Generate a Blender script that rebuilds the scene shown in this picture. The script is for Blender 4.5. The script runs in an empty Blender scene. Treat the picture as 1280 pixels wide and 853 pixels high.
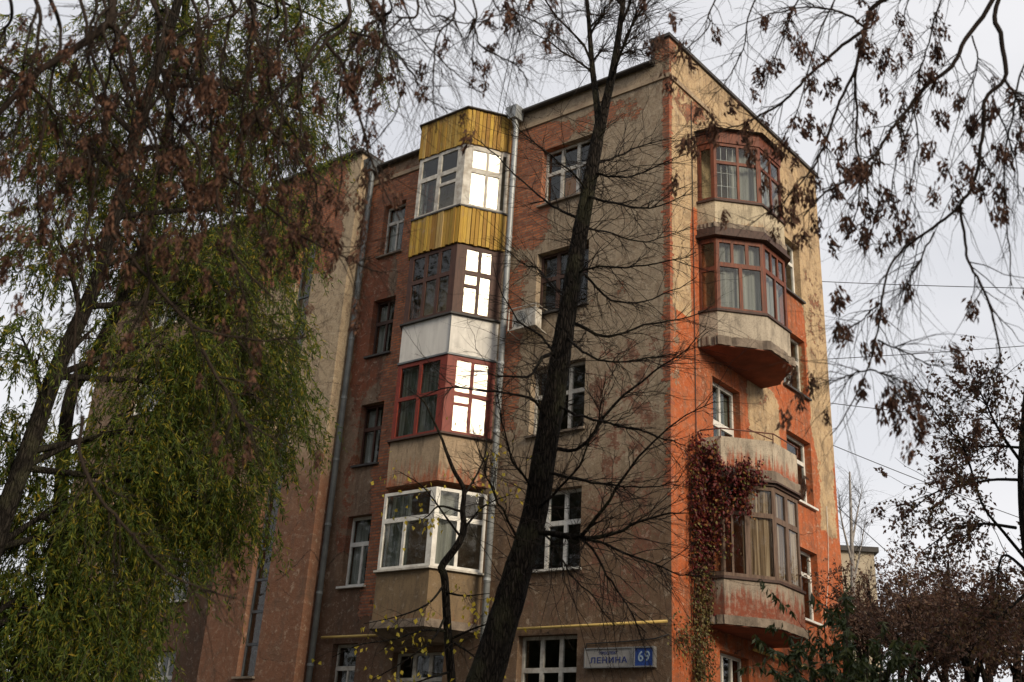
import bpy, math, random
import numpy as np
from mathutils import Vector, Matrix

random.seed(4)
rng = np.random.default_rng(11)
S = bpy.context.scene
COL = S.collection

# ------------------------------------------------------------------ camera
CAM = np.array([13.889, -23.154, 1.6])
YAW, PITCH, ROLL = math.radians(-42.862), math.radians(26.636), math.radians(5.1276)
FPX, CX, CY = 1472.25, 561.03, 299.16            # focal length and optical centre for a 1280 px wide frame
_f = np.array([math.sin(YAW)*math.cos(PITCH), math.cos(YAW)*math.cos(PITCH), math.sin(PITCH)])
_r0 = np.array([math.cos(YAW), -math.sin(YAW), 0.0]); _u0 = np.cross(_r0, _f)
_r = math.cos(ROLL)*_r0 + math.sin(ROLL)*_u0
_u = -math.sin(ROLL)*_r0 + math.cos(ROLL)*_u0
cam = bpy.data.cameras.new('camera'); camo = bpy.data.objects.new('camera', cam); COL.objects.link(camo)
M = Matrix(((_r[0], _u[0], -_f[0], CAM[0]), (_r[1], _u[1], -_f[1], CAM[1]), (_r[2], _u[2], -_f[2], CAM[2]), (0, 0, 0, 1)))
camo.matrix_world = M
cam.sensor_fit = 'HORIZONTAL'; cam.sensor_width = 36
cam.lens = FPX/1280*36
cam.shift_x = (640-CX)/1280; cam.shift_y = (CY-426.5)/1280
cam.clip_end = 2000; cam.clip_start = 0.05
cam.dof.use_dof = True; cam.dof.focus_distance = 28.0; cam.dof.aperture_fstop = 3.2
S.camera = camo

# ------------------------------------------------------------------ sky, sun, exposure
SUN = np.array([0.897, -0.20, 0.40]); SUN /= np.linalg.norm(SUN)
W = bpy.data.worlds.new('World'); S.world = W; W.use_nodes = True
nt = W.node_tree; nt.nodes.clear()
out = nt.nodes.new('ShaderNodeOutputWorld'); bg = nt.nodes.new('ShaderNodeBackground')
sky = nt.nodes.new('ShaderNodeTexSky'); sky.sky_type = 'NISHITA'; sky.sun_disc = False
sky.sun_elevation = math.asin(SUN[2]); sky.sun_rotation = math.atan2(SUN[0], SUN[1])
sky.dust_density = 3.0; sky.air_density = 1.0; sky.ozone_density = 2.0
tc = nt.nodes.new('ShaderNodeTexCoord')
mp = nt.nodes.new('ShaderNodeMapping'); mp.inputs['Scale'].default_value = (1.2, 1.2, 3.0)
cl = nt.nodes.new('ShaderNodeTexNoise'); cl.inputs['Scale'].default_value = 1.6; cl.inputs['Detail'].default_value = 5
cr = nt.nodes.new('ShaderNodeMapRange'); cr.inputs['From Min'].default_value = 0.3; cr.inputs['From Max'].default_value = 0.7
cr.inputs['To Min'].default_value = 0.72; cr.inputs['To Max'].default_value = 0.97
mx = nt.nodes.new('ShaderNodeMix'); mx.data_type = 'RGBA'
mx.inputs['B'].default_value = (8.9, 8.85, 9.05, 1)             # the closed cloud layer, same everywhere
nt.links.new(tc.outputs['Generated'], mp.inputs['Vector']); nt.links.new(mp.outputs[0], cl.inputs['Vector'])
nt.links.new(cl.outputs['Fac'], cr.inputs['Value']); nt.links.new(cr.outputs[0], mx.inputs['Factor'])
nt.links.new(sky.outputs[0], mx.inputs['A']); nt.links.new(mx.outputs['Result'], bg.inputs['Color'])
bg.inputs['Strength'].default_value = 0.1
nt.links.new(bg.outputs[0], out.inputs['Surface'])
sl = bpy.data.lights.new('sun', 'SUN'); so = bpy.data.objects.new('sun', sl); COL.objects.link(so)
sl.energy = 3.5; sl.angle = math.radians(18); sl.color = (1.0, 0.85, 0.64)
so.rotation_euler = Vector(SUN).to_track_quat('Z', 'Y').to_euler(); so.location = (40, -10, 30)
S.view_settings.view_transform = 'Standard'; S.view_settings.look = 'None'
S.view_settings.exposure = 0.08; S.view_settings.gamma = 1.0
S.view_settings.use_curve_mapping = False
S.cycles.use_denoising = True
S.cycles.max_bounces = 8; S.cycles.transparent_max_bounces = 24
S.cycles.sample_clamp_indirect = 6

# ------------------------------------------------------------------ geometry helpers
def at(px, py, hd):
    """world point seen at photo pixel (px,py), hd metres away measured along the ground"""
    d = (px-CX)/FPX*_r - (py-CY)/FPX*_u + _f
    return CAM + d*(hd/math.hypot(d[0], d[1]))

class MB:
    def __init__(s): s.v = []; s.f = []
    def add(s, vs, fs):
        b = len(s.v); s.v.extend([tuple(map(float, p)) for p in vs]); s.f.extend([tuple(b+i for i in q) for q in fs])
    def box(s, x0, x1, y0, y1, z0, z1):
        s.add([(x0,y0,z0),(x1,y0,z0),(x1,y1,z0),(x0,y1,z0),(x0,y0,z1),(x1,y0,z1),(x1,y1,z1),(x0,y1,z1)],
              [(3,2,1,0),(4,5,6,7),(0,1,5,4),(1,2,6,5),(2,3,7,6),(3,0,4,7)])
    def prism(s, poly, z0, z1, poly2=None):
        n = len(poly); q = poly2 or poly
        s.add([(x,y,z0) for x,y in poly]+[(x,y,z1) for x,y in q],
              [tuple(range(n-1,-1,-1)), tuple(range(n,2*n))]+[(i,(i+1)%n,n+(i+1)%n,n+i) for i in range(n)])
    def tube(s, pts, r, k=8, caps=True):
        P = np.array(pts, float); n = len(P)
        R = np.full(n, r) if np.isscalar(r) else np.array(r, float)
        V = tube_verts(P, R, k); b = len(s.v); s.v.extend(map(tuple, V.reshape(-1,3)))
        for i in range(n-1):
            for j in range(k):
                a, c = b+i*k+j, b+i*k+(j+1) % k
                s.f.append((a, c, c+k, a+k))
        if caps:
            s.f.append(tuple(b+j for j in range(k-1,-1,-1))); s.f.append(tuple(b+(n-1)*k+j for j in range(k)))
    def build(s, name, mat, parent=None, org=(0,0,0), smooth=False):
        me = bpy.data.meshes.new(name)
        o_ = np.array(org, float)
        me.from_pydata([tuple(np.array(v)-o_) for v in s.v] if any(org) else s.v, [], s.f); me.update()
        return link(name, me, mat, parent, smooth)

def link(name, me, mat, parent=None, smooth=False):
    if mat and not me.materials: me.materials.append(mat)
    if smooth: me.shade_smooth()
    o = bpy.data.objects.new(name, me); COL.objects.link(o); o.parent = parent
    return o

def tube_verts(P, R, k):
    T = np.gradient(P, axis=0); T /= np.linalg.norm(T, axis=1, keepdims=True)+1e-9
    m = T.mean(0); ref = np.eye(3)[np.argmin(np.abs(m))]
    A = np.cross(T, ref); A /= np.linalg.norm(A, axis=1, keepdims=True)+1e-9
    B = np.cross(T, A)
    th = np.arange(k)/k*2*math.pi
    return P[:,None,:]+R[:,None,None]*(np.cos(th)[None,:,None]*A[:,None,:]+np.sin(th)[None,:,None]*B[:,None,:])

def np_mesh(name, V, F):
    """V (n,3), F (m,k) array or list of such arrays"""
    F = [F] if isinstance(F, np.ndarray) else [q for q in F if len(q)]
    me = bpy.data.meshes.new(name)
    loops = np.concatenate([q.ravel() for q in F]); tot = np.concatenate([np.full(len(q), q.shape[1]) for q in F])
    st = np.concatenate([[0], np.cumsum(tot)[:-1]])
    me.vertices.add(len(V)); me.vertices.foreach_set('co', np.asarray(V, np.float32).ravel())
    me.loops.add(len(loops)); me.loops.foreach_set('vertex_index', loops.astype(np.int32))
    me.polygons.add(len(tot)); me.polygons.foreach_set('loop_start', st.astype(np.int32))
    me.update(calc_edges=True); me.validate()
    return me

def empty(name, label, cat, loc=(0,0,0), group=None):
    o = bpy.data.objects.new(name, None); COL.objects.link(o); o.location = loc; o.empty_display_size = .3
    return tag(o, label, cat, group)
def tag(o, label=None, cat=None, group=None, kind=None):
    if label: o['label'] = label
    if cat: o['category'] = cat
    if group: o['group'] = group
    if kind: o['kind'] = kind
    return o

class Plane:
    """a wall plane: u along the wall, z up, d outwards"""
    def __init__(s, O, U, Nn): s.O = np.array(O, float); s.U = np.array(U, float); s.N = np.array(Nn, float)
    def p(s, u, z, d): return tuple(s.O+s.U*u+s.N*d+np.array([0,0,z]))

def plate(mb, pl, u0, u1, z0, z1, holes, d0, d1):
    """slab between depths d0 (back) and d1 (front) with rectangular holes"""
    us = sorted({u0,u1}|{h[0] for h in holes}|{h[1] for h in holes}); us = [u for u in us if u0 <= u <= u1]
    zs = sorted({z0,z1}|{h[2] for h in holes}|{h[3] for h in holes}); zs = [z for z in zs if z0 <= z <= z1]
    nu, nz = len(us)-1, len(zs)-1
    solid = np.ones((nu, nz), bool)
    for i in range(nu):
        for j in range(nz):
            a, b = (us[i]+us[i+1])/2, (zs[j]+zs[j+1])/2
            if any(h[0] < a < h[1] and h[2] < b < h[3] for h in holes): solid[i,j] = False
    idx = {}
    def vid(i, j, k):
        if (i,j,k) not in idx:
            idx[(i,j,k)] = len(mb.v); mb.v.append(tuple(map(float, pl.p(us[i], zs[j], d1 if k else d0))))
        return idx[(i,j,k)]
    S_ = lambda i, j: 0 <= i < nu and 0 <= j < nz and solid[i,j]
    for i in range(nu):
        for j in range(nz):
            if not solid[i,j]: continue
            mb.f.append((vid(i,j,1),vid(i+1,j,1),vid(i+1,j+1,1),vid(i,j+1,1)))
            mb.f.append((vid(i,j+1,0),vid(i+1,j+1,0),vid(i+1,j,0),vid(i,j,0)))
            if not S_(i-1,j): mb.f.append((vid(i,j,0),vid(i,j,1),vid(i,j+1,1),vid(i,j+1,0)))
            if not S_(i+1,j): mb.f.append((vid(i+1,j,1),vid(i+1,j,0),vid(i+1,j+1,0),vid(i+1,j+1,1)))
            if not S_(i,j-1): mb.f.append((vid(i,j,0),vid(i+1,j,0),vid(i+1,j,1),vid(i,j,1)))
            if not S_(i,j+1): mb.f.append((vid(i,j+1,1),vid(i+1,j+1,1),vid(i+1,j+1,0),vid(i,j+1,0)))
def pbox(mb, pl, u0, u1, z0, z1, d0, d1): plate(mb, pl, u0, u1, z0, z1, [], d0, d1)

# ------------------------------------------------------------------ shader helpers
class SN:
    def __init__(s, name):
        s.m = bpy.data.materials.new(name); s.m.use_nodes = True; s.t = s.m.node_tree; s.t.nodes.clear()
        s.o = s.t.nodes.new('ShaderNodeOutputMaterial'); s.tc = s.t.nodes.new('ShaderNodeTexCoord')
        s.co = s.tc.outputs['Object']
    def nd(s, ty, **k):
        n = s.t.nodes.new(ty)
        for a, b in k.items(): setattr(n, a, b)
        return n
    def put(s, sock, v):
        if isinstance(v, bpy.types.NodeSocket): s.t.links.new(v, sock)
        elif isinstance(v, (tuple, list)): sock.default_value = tuple(v)+((1,) if len(v) == 3 and len(sock.default_value) == 4 else ())
        else: sock.default_value = v
    def ma(s, op, a, b=None, clamp=False):
        n = s.nd('ShaderNodeMath', operation=op, use_clamp=clamp); s.put(n.inputs[0], a)
        if b is not None: s.put(n.inputs[1], b)
        return n.outputs[0]
    def ss(s, x, lo, hi, a=0.0, b=1.0, smooth=True):
        n = s.nd('ShaderNodeMapRange', interpolation_type='SMOOTHSTEP' if smooth else 'LINEAR')
        s.put(n.inputs['Value'], x); n.inputs['From Min'].default_value = lo; n.inputs['From Max'].default_value = hi
        n.inputs['To Min'].default_value = a; n.inputs['To Max'].default_value = b
        return n.outputs[0]
    def mix(s, f, a, b, mode='MIX'):
        n = s.nd('ShaderNodeMix', data_type='RGBA', blend_type=mode); s.put(n.inputs['Factor'], f)
        s.put(n.inputs['A'], a); s.put(n.inputs['B'], b); return n.outputs['Result']
    def vec(s, x=0, y=0, z=0):
        n = s.nd('ShaderNodeCombineXYZ'); s.put(n.inputs[0], x); s.put(n.inputs[1], y); s.put(n.inputs[2], z); return n.outputs[0]
    def sep(s):
        n = s.nd('ShaderNodeSeparateXYZ'); s.put(n.inputs[0], s.co); return n.outputs
    def scl(s, v, k):
        n = s.nd('ShaderNodeVectorMath', operation='MULTIPLY'); s.put(n.inputs[0], v); n.inputs[1].default_value = k; return n.outputs[0]
    def noise(s, v, scale, detail=4, rough=.55, dist=0):
        n = s.nd('ShaderNodeTexNoise'); s.put(n.inputs['Vector'], v); n.inputs['Scale'].default_value = scale
        n.inputs['Detail'].default_value = detail; n.inputs['Roughness'].default_value = rough; n.inputs['Distortion'].default_value = dist
        return n.outputs['Fac']
    def bsdf(s, col, rough=.85, bump=None, dist=.01, strength=1.0, metal=0, spec=.3, trans=None):
        b = s.nd('ShaderNodeBsdfPrincipled'); s.put(b.inputs['Base Color'], col); s.put(b.inputs['Roughness'], rough)
        b.inputs['Metallic'].default_value = metal; b.inputs['Specular IOR Level'].default_value = spec
        if bump is not None:
            n = s.nd('ShaderNodeBump'); s.put(n.inputs['Height'], bump); n.inputs['Distance'].default_value = dist
            n.inputs['Strength'].default_value = strength; s.t.links.new(n.outputs[0], b.inputs['Normal'])
        sh = b.outputs[0]
        if trans:
            t = s.nd('ShaderNodeBsdfTranslucent'); s.put(t.inputs['Color'], col)
            m = s.nd('ShaderNodeMixShader'); m.inputs[0].default_value = trans
            s.t.links.new(sh, m.inputs[1]); s.t.links.new(t.outputs[0], m.inputs[2]); sh = m.outputs[0]
        s.t.links.new(sh, s.o.inputs['Surface']); return s.m
    def island(s):
        return s.nd('ShaderNodeNewGeometry').outputs['Random Per Island']
    def ramp(s, f, stops):
        n = s.nd('ShaderNodeValToRGB'); s.put(n.inputs[0], f); e = n.color_ramp.elements
        while len(e) < len(stops): e.new(.5)
        for el, (p, c) in zip(e, stops): el.position = p; el.color = tuple(c)+(1,)
        return n.outputs[0]
    def boxm(s, u, z, u0, u1, z0, z1, soft=.35):
        a = s.ss(u, u0-soft, u0+soft); b = s.ss(u, u1-soft, u1+soft, 1, 0)
        c = s.ss(z, z0-soft, z0+soft); d = s.ss(z, z1-soft, z1+soft, 1, 0)
        return s.ma('MULTIPLY', s.ma('MULTIPLY', a, b), s.ma('MULTIPLY', c, d))
    def field(s, u, z, base, boxes, nz, amp):
        """patchy cover: where the summed boxes plus noise pass one half"""
        acc = s.ma('MULTIPLY', s.ma('SUBTRACT', nz, .5), amp); acc = s.ma('ADD', acc, base)
        for w, *b in boxes: acc = s.ma('ADD', acc, s.ma('MULTIPLY', s.boxm(u, z, *b), w))
        return s.ss(acc, .48, .52)

def facade_mat(name, axis, lay):
    s = SN(name); X, Y, Z = s.sep(); u = s.ma('SUBTRACT', X, Y) if axis == 'X' else s.ma('SUBTRACT', Y, X); z = Z
    uz = s.vec(u, z, 0)
    n1 = s.noise(uz, 0.55, 6, .62, .6); n2 = s.noise(uz, 1.7, 7, .66, .4); n3 = s.noise(uz, 7, 6, .7)
    fine = s.noise(uz, 55, 4, .7); n4 = s.noise(uz, 18, 5, .7)
    rag = s.ma('ADD', s.ma('MULTIPLY', n2, .50), s.ma('ADD', s.ma('MULTIPLY', n3, .32), s.ma('MULTIPLY', n4, .18)))
    streak = s.noise(s.scl(uz, (3, .45, 1)), 1.6, 7, .7, .5)
    col = lay['base'](s, u, z, n1, n2, streak)
    for c1, c2, base, boxes, which, amp in lay.get('paint', []):
        m = s.field(u, z, base, boxes, rag, amp*1.7)
        m = s.ma('MULTIPLY', m, s.ss(n4, .3, .5, .6, .92))
        col = s.mix(m, col, s.mix(streak, c1, c2))
    st = None
    for b_ in lay.get('stain', []):
        k_ = s.boxm(u, z, *b_, .12); st = k_ if st is None else s.ma('MAXIMUM', st, k_)
    if st is not None:
        dr = s.noise(s.scl(uz, (4, .3, 1)), 1.5, 7, .72)
        col = s.mix(s.ma('MULTIPLY', st, s.ss(dr, .42, .7, 0, .6)), col, (.07, .05, .04))
    bm = s.field(u, z, lay['brick'][0], lay['brick'][1], rag, 2.4)
    br = s.nd('ShaderNodeTexBrick'); s.put(br.inputs['Vector'], uz)
    for k, v in {'Scale': 1.0, 'Mortar Size': .013, 'Mortar Smooth': .25, 'Bias': -.1, 'Brick Width': .26, 'Row Height': .082}.items(): br.inputs[k].default_value = v
    br.inputs['Color1'].default_value = (.46, .15, .065, 1); br.inputs['Color2'].default_value = (.19, .065, .04, 1); br.inputs['Mortar'].default_value = (.15, .115, .09, 1)
    bc = s.mix(s.ss(n3, .45, .75, 0, .7), br.outputs['Color'], (.36, .25, .17))
    bc = s.mix(s.ss(n2, .35, .7, 0, .55), bc, (.20, .10, .07))
    # cracked plaster lines and grime
    cw = s.nd('ShaderNodeTexVoronoi', feature='DISTANCE_TO_EDGE'); s.put(cw.inputs['Vector'], s.vec(s.ma('ADD', u, s.ma('MULTIPLY', n3, .35)), s.ma('ADD', z, s.ma('MULTIPLY', n2, .5)), 0)); cw.inputs['Scale'].default_value = .42
    crack = s.ma('MULTIPLY', s.ss(cw.outputs['Distance'], .0, .006, 1, 0), s.ss(n1, .45, .6))
    col = s.mix(s.ss(fine, .35, .6, .65, 0), col, s.mix(.7, col, (.04, .03, .025)))
    col = s.mix(s.ss(n4, .3, .5, .55, 0), col, s.mix(.55, col, (.06, .045, .035)))
    col = s.mix(s.ss(n3, .5, .72, 0, .35), col, s.mix(.5, col, (.62, .55, .45)))
    col = s.mix(s.ss(n2, .48, .64, 0, .65), col, s.mix(.65, col, (.08, .06, .045)))
    nb = s.noise(uz, 3.3, 7, .72, 1.2); col = s.mix(s.ss(nb, .52, .6, 0, .6), col, s.mix(.6, col, (.13, .075, .05)))
    col = s.mix(s.ss(s.noise(uz, 4.7, 7, .75, .8), .56, .64, 0, .55), col, s.mix(.6, col, (.55, .47, .36)))
    col = s.mix(s.ss(streak, .5, .72, 0, .5), col, (.10, .075, .06))
    col = s.mix(s.ma('MULTIPLY', crack, .8), col, (.05, .035, .03))
    col = s.mix(bm, col, bc)
    edge = s.ma('MULTIPLY', bm, s.ma('SUBTRACT', 1, bm))
    col = s.mix(s.ma('MULTIPLY', edge, 2.2, True), col, (.10, .065, .05))
    h = s.ma('ADD', s.ma('MULTIPLY', s.ma('SUBTRACT', 1, bm), 1.0), s.ma('MULTIPLY', fine, .16))
    h = s.ma('ADD', h, s.ma('ADD', s.ma('MULTIPLY', n3, .7), s.ma('MULTIPLY', n4, .4)))
    h = s.ma('SUBTRACT', h, s.ma('MULTIPLY', s.ma('MULTIPLY', br.outputs['Fac'], bm), .55))
    h = s.ma('SUBTRACT', h, s.ma('MULTIPLY', crack, .5))
    return s.bsdf(col, .92, h, .03, 1.0, spec=.12)

# left facade: grey stucco, browner and rosier low down, with some shade darkened into that tone, brick laid bare in patches
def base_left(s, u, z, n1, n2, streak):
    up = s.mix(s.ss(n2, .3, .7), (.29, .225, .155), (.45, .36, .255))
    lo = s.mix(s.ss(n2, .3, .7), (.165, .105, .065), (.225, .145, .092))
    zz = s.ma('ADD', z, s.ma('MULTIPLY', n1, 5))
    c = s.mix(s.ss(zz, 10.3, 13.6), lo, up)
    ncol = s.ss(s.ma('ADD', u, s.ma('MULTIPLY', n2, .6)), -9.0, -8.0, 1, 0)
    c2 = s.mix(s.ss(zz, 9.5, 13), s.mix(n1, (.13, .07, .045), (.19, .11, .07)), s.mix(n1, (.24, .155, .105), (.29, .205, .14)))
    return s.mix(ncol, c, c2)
RED1, RED2 = (.27, .065, .03), (.25, .06, .035)
LZ = [(17.57,19.41), (14.2,16.06), (10.82,12.68), (7.4,9.36), (4.05,5.9)]
RZ = [(16.58,18.4), (13.52,15.3), (10.34,12.2), (7.25,9.1)]
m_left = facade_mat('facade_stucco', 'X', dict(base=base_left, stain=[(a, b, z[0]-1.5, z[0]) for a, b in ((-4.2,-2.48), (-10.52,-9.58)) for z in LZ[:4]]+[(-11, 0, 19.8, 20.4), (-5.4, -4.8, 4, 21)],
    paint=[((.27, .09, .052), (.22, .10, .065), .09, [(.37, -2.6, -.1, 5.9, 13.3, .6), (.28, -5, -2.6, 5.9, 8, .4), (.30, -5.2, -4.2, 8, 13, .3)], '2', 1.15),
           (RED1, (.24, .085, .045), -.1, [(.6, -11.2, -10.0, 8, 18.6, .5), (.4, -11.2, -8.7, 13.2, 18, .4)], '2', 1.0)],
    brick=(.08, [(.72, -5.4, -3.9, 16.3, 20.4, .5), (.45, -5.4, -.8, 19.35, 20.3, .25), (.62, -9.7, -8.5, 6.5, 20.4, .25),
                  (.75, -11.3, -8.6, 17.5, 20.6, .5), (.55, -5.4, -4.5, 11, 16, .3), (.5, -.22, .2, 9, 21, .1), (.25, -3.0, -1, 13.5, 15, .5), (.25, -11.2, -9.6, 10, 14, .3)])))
# right facade: orange paint over older cream paint
def base_right(s, u, z, n1, n2, streak):
    o = s.mix(s.ss(n2, .3, .7), (.40, .095, .032), (.53, .155, .058))
    o = s.mix(s.ss(z, 4, 13), s.mix(.35, o, (.48, .11, .03)), o)
    return s.mix(s.ss(streak, .5, .75, 0, .45), o, (.55, .24, .12))
CREAM1, CREAM2 = (.58, .45, .27), (.47, .355, .21)
m_right = facade_mat('facade_orange_paint', 'Y', dict(base=base_right, stain=[(6.0, 7.7, z[0]-1.3, z[0]) for z in RZ]+[(1.3, 4.8, 11.2, 13.0), (1.3, 4.8, 5.0, 6.3), (0, 9.1, 21.0, 21.7)],
    paint=[(CREAM1, CREAM2, .05, [(1.1, -1, 1.0, 13.6, 23, .18), (1.0, -1, 10, 17.0, 23, .9), (.85, 7.65, 10, 12.3, 22, .5), (.7, 3.8, 5.7, 11.3, 13.0, .35), (.55, 7.8, 9.1, 9.7, 12.3, .3), (.2, 3.5, 6, 13, 17, .6)], '2', .75),
           ((.30, .24, .17), (.36, .28, .19), -.15, [(.6, -1, .75, 11.2, 14.2, .5), (.5, 8.6, 9.4, 6, 15, .2)], '2', .9)],
    brick=(-.02, [(.75, -.2, .13, 12, 21.9, .06), (.55, .2, 2.2, 19.3, 20.6, .4), (.45, 7.7, 9.2, 15, 18, .4), (.38, 4.2, 5.4, 12.2, 13, .3)])))
def base_tower(s, u, z, n1, n2, streak):
    a = s.mix(s.ss(n2, .3, .7), (.21, .10, .06), (.27, .135, .085))
    b = s.mix(s.ss(n2, .3, .7), (.46, .36, .24), (.54, .42, .28))
    return s.mix(s.ss(s.ma('ADD', z, s.ma('MULTIPLY', n1, 4)), 11.5, 14.5), a, b)
m_tower = facade_mat('facade_tower', 'X', dict(base=base_tower, paint=[((.42, .20, .14), (.34, .15, .10), -.15, [(.45, -12.2, -11, 4, 12, .4)], '2', 1.0)],
    brick=(-.2, [(1.0, -16, -11, 17.0, 23, .8), (.3, -11.7, -11, 5, 17, .2)])))

def simple(name, c1, c2, scale=3.0, rough=.8, bump=.3, dist=.005, streak=False, metal=0, spec=.3, dirt=.35):
    s = SN(name); v = s.scl(s.co, (4, 4, .4)) if streak else s.co
    n = s.noise(v, scale, 6, .62); f = s.noise(s.co, scale*9, 4, .65)
    c = s.mix(s.ss(n, .3, .7), c1, c2)
    c = s.mix(s.ss(s.noise(s.co, scale*.6, 5, .7), .5, .75, 0, dirt), c, tuple(x*.35 for x in c1))
    return s.bsdf(c, rough, s.ma('ADD', s.ma('MULTIPLY', n, .6), s.ma('MULTIPLY', f, .4)), dist, bump, metal, spec)
m_white = simple('white_window_paint', (.66, .65, .61), (.50, .48, .44), 4, .5, dirt=.5)
m_oldwhite = simple('old_white_paint', (.56, .54, .49), (.32, .285, .24), 5, .65, dirt=.5)
m_brown = simple('dark_brown_timber', (.045, .02, .014), (.075, .033, .022), 5, .6, streak=True)
m_darkwood = simple('blackened_timber', (.045, .026, .02), (.075, .04, .03), 5, .65, streak=True)
m_red = simple('red_brown_paint', (.20, .03, .016), (.13, .02, .012), 5, .55, streak=True)
m_rust = simple('rust_orange_timber', (.17, .045, .018), (.07, .022, .013), 5, .6, streak=True)
m_steel = simple('galvanised_pipe', (.34, .36, .37), (.25, .265, .275), 3, .5, metal=.35)
m_darksteel = simple('grey_painted_pipe', (.15, .165, .175), (.10, .11, .12), 3, .55, metal=.2)
m_roof = simple('roof_sheet', (.035, .032, .032), (.06, .055, .05), 2, .6)
m_panel = simple('white_sheet_panel', (.50, .48, .45), (.62, .60, .56), 1.2, .6, dirt=.45, streak=True)
m_gas = simple('yellow_gas_pipe', (.62, .44, .14), (.55, .38, .12), 4, .5, dirt=.25)
m_wire = simple('black_cable', (.02, .02, .02), (.03, .03, .03), 4, .6)
m_conc = simple('weathered_concrete', (.25, .20, .155), (.12, .095, .075), 3.2, .92, 1.0, .03, dirt=.8)
m_under = simple('red_brown_slab_underside', (.26, .075, .04), (.15, .05, .03), 2.0, .9, .6, .02, dirt=.5)
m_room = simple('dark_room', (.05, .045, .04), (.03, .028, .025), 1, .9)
m_rail = simple('rusty_handrail', (.14, .055, .035), (.09, .04, .03), 6, .7)
def plank_mat():
    s = SN('yellow_plank_paint'); g = s.noise(s.scl(s.co, (9, 9, .8)), 3, 6, .65)
    oi = s.nd('ShaderNodeObjectInfo').outputs['Random']
    c = s.ramp(oi, [(0, (.31, .18, .03)), (.3, (.45, .29, .045)), (.55, (.24, .125, .025)), (.8, (.42, .27, .05)), (1, (.36, .25, .10))])
    c = s.mix(s.ss(g, .45, .75, 0, .7), c, (.17, .085, .03))
    c = s.mix(s.ss(s.noise(s.co, 2.2, 5, .7), .55, .75, 0, .7), c, (.30, .22, .13))
    return s.bsdf(c, .75, g, .006, .7)
m_plank = plank_mat()
def parapet_mat(name, grey, red, zt, zb, amt):
    """grey render with washed-off red paint: runs in vertical tongues"""
    s = SN(name); X, Y, Z = s.sep()
    w = s.noise(s.scl(s.co, (7, 7, .5)), 1.6, 5, .65); n = s.noise(s.co, 2.5, 6, .65); f = s.noise(s.co, 30, 4, .7)
    h = s.ss(Z, zb, zt, 1, 0, False)
    k = s.ma('ADD', s.ma('MULTIPLY', h, 1.1), s.ma('MULTIPLY', s.ma('SUBTRACT', w, .5), 2.2)); k = s.ma('ADD', k, s.ma('MULTIPLY', s.ma('SUBTRACT', n, .5), .8))
    m = s.ma('MULTIPLY', s.ss(k, amt-.12, amt+.35), s.ss(s.noise(s.co, 9, 5, .7), .3, .55, .5, 1))
    c = s.mix(s.ss(n, .3, .7), grey, tuple(x*.72 for x in grey))
    c = s.mix(m, c, s.mix(n, red, tuple(x*.7 for x in red)))
    c = s.mix(s.ss(f, .48, .7, 0, .5), c, (.06, .045, .035))
    c = s.mix(s.ss(s.noise(s.scl(s.co, (3, 3, .8)), 1.3, 7, .75, .6), .46, .66, 0, .7), c, s.mix(.7, c, (.05, .038, .03)))
    c = s.mix(s.ss(s.noise(s.co, 5, 6, .75), .55, .66, 0, .5), c, s.mix(.5, c, (.5, .42, .33)))
    return s.bsdf(c, .9, s.ma('ADD', f, s.ma('MULTIPLY', n, .6)), .01, .8)
m_par3 = parapet_mat('washed_parapet', (.46, .39, .30), (.36, .09, .04), 10.6, 9.8, .62)
m_par2 = parapet_mat('stained_parapet', (.33, .27, .21), (.24, .065, .035), 7.3, 6.4, .38)
m_par4 = parapet_mat('grey_parapet', (.43, .37, .29), (.38, .14, .07), 13.9, 13.1, 1.25)
m_par5 = parapet_mat('cream_parapet', (.52, .44, .31), (.40, .24, .13), 17.1, 16.4, 1.05)
m_lpar3 = parapet_mat('pinkish_parapet', (.36, .27, .18), (.36, .12, .06), 10.9, 9.6, .75)
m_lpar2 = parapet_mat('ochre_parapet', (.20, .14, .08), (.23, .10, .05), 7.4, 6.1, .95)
def glass_mat():
    s = SN('window_glass')
    g = s.nd('ShaderNodeNewGeometry')
    dn = s.nd('ShaderNodeVectorMath', operation='DOT_PRODUCT'); s.put(dn.inputs[0], g.outputs['Normal']); s.put(dn.inputs[1], g.outputs['Incoming'])
    c = s.ma('SUBTRACT', 1, s.ma('ABSOLUTE', dn.outputs['Value'])); p5 = s.ma('POWER', c, 5.0)
    fr = s.ma('ADD', .038, s.ma('MULTIPLY', p5, .95))
    bp = s.nd('ShaderNodeBump'); s.put(bp.inputs['Height'], s.noise(s.co, 1.6, 2, .5)); bp.inputs['Distance'].default_value = .01; bp.inputs['Strength'].default_value = .35
    gl = s.nd('ShaderNodeBsdfGlossy'); gl.inputs['Roughness'].default_value = .03; s.t.links.new(bp.outputs[0], gl.inputs['Normal'])
    tr = s.nd('ShaderNodeBsdfTransparent'); tr.inputs['Color'].default_value = (.86, .88, .87, 1)
    m = s.nd('ShaderNodeMixShader'); s.put(m.inputs[0], fr)
    s.t.links.new(tr.outputs[0], m.inputs[1]); s.t.links.new(gl.outputs[0], m.inputs[2]); s.t.links.new(m.outputs[0], s.o.inputs['Surface'])
    return s.m
m_glass = glass_mat()
def curtain_mat(name, c1, c2, c3):
    s = SN(name); n = s.noise(s.scl(s.co, (9, 9, .15)), 1.2, 3, .6)
    c = s.ramp(n, [(.36, c1), (.47, c2), (.53, c1), (.62, c3)])
    return s.bsdf(c, .9, trans=.3)
m_net_sheen = curtain_mat('net_curtain_and_pane_sheen', (.42, .41, .38), (.30, .30, .28), (.50, .49, .46))
m_stripe = curtain_mat('striped_brown_curtain', (.42, .28, .18), (.12, .07, .045), (.66, .50, .36))
m_green = curtain_mat('green_grey_curtain', (.16, .17, .14), (.30, .31, .28), (.10, .12, .09))
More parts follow.
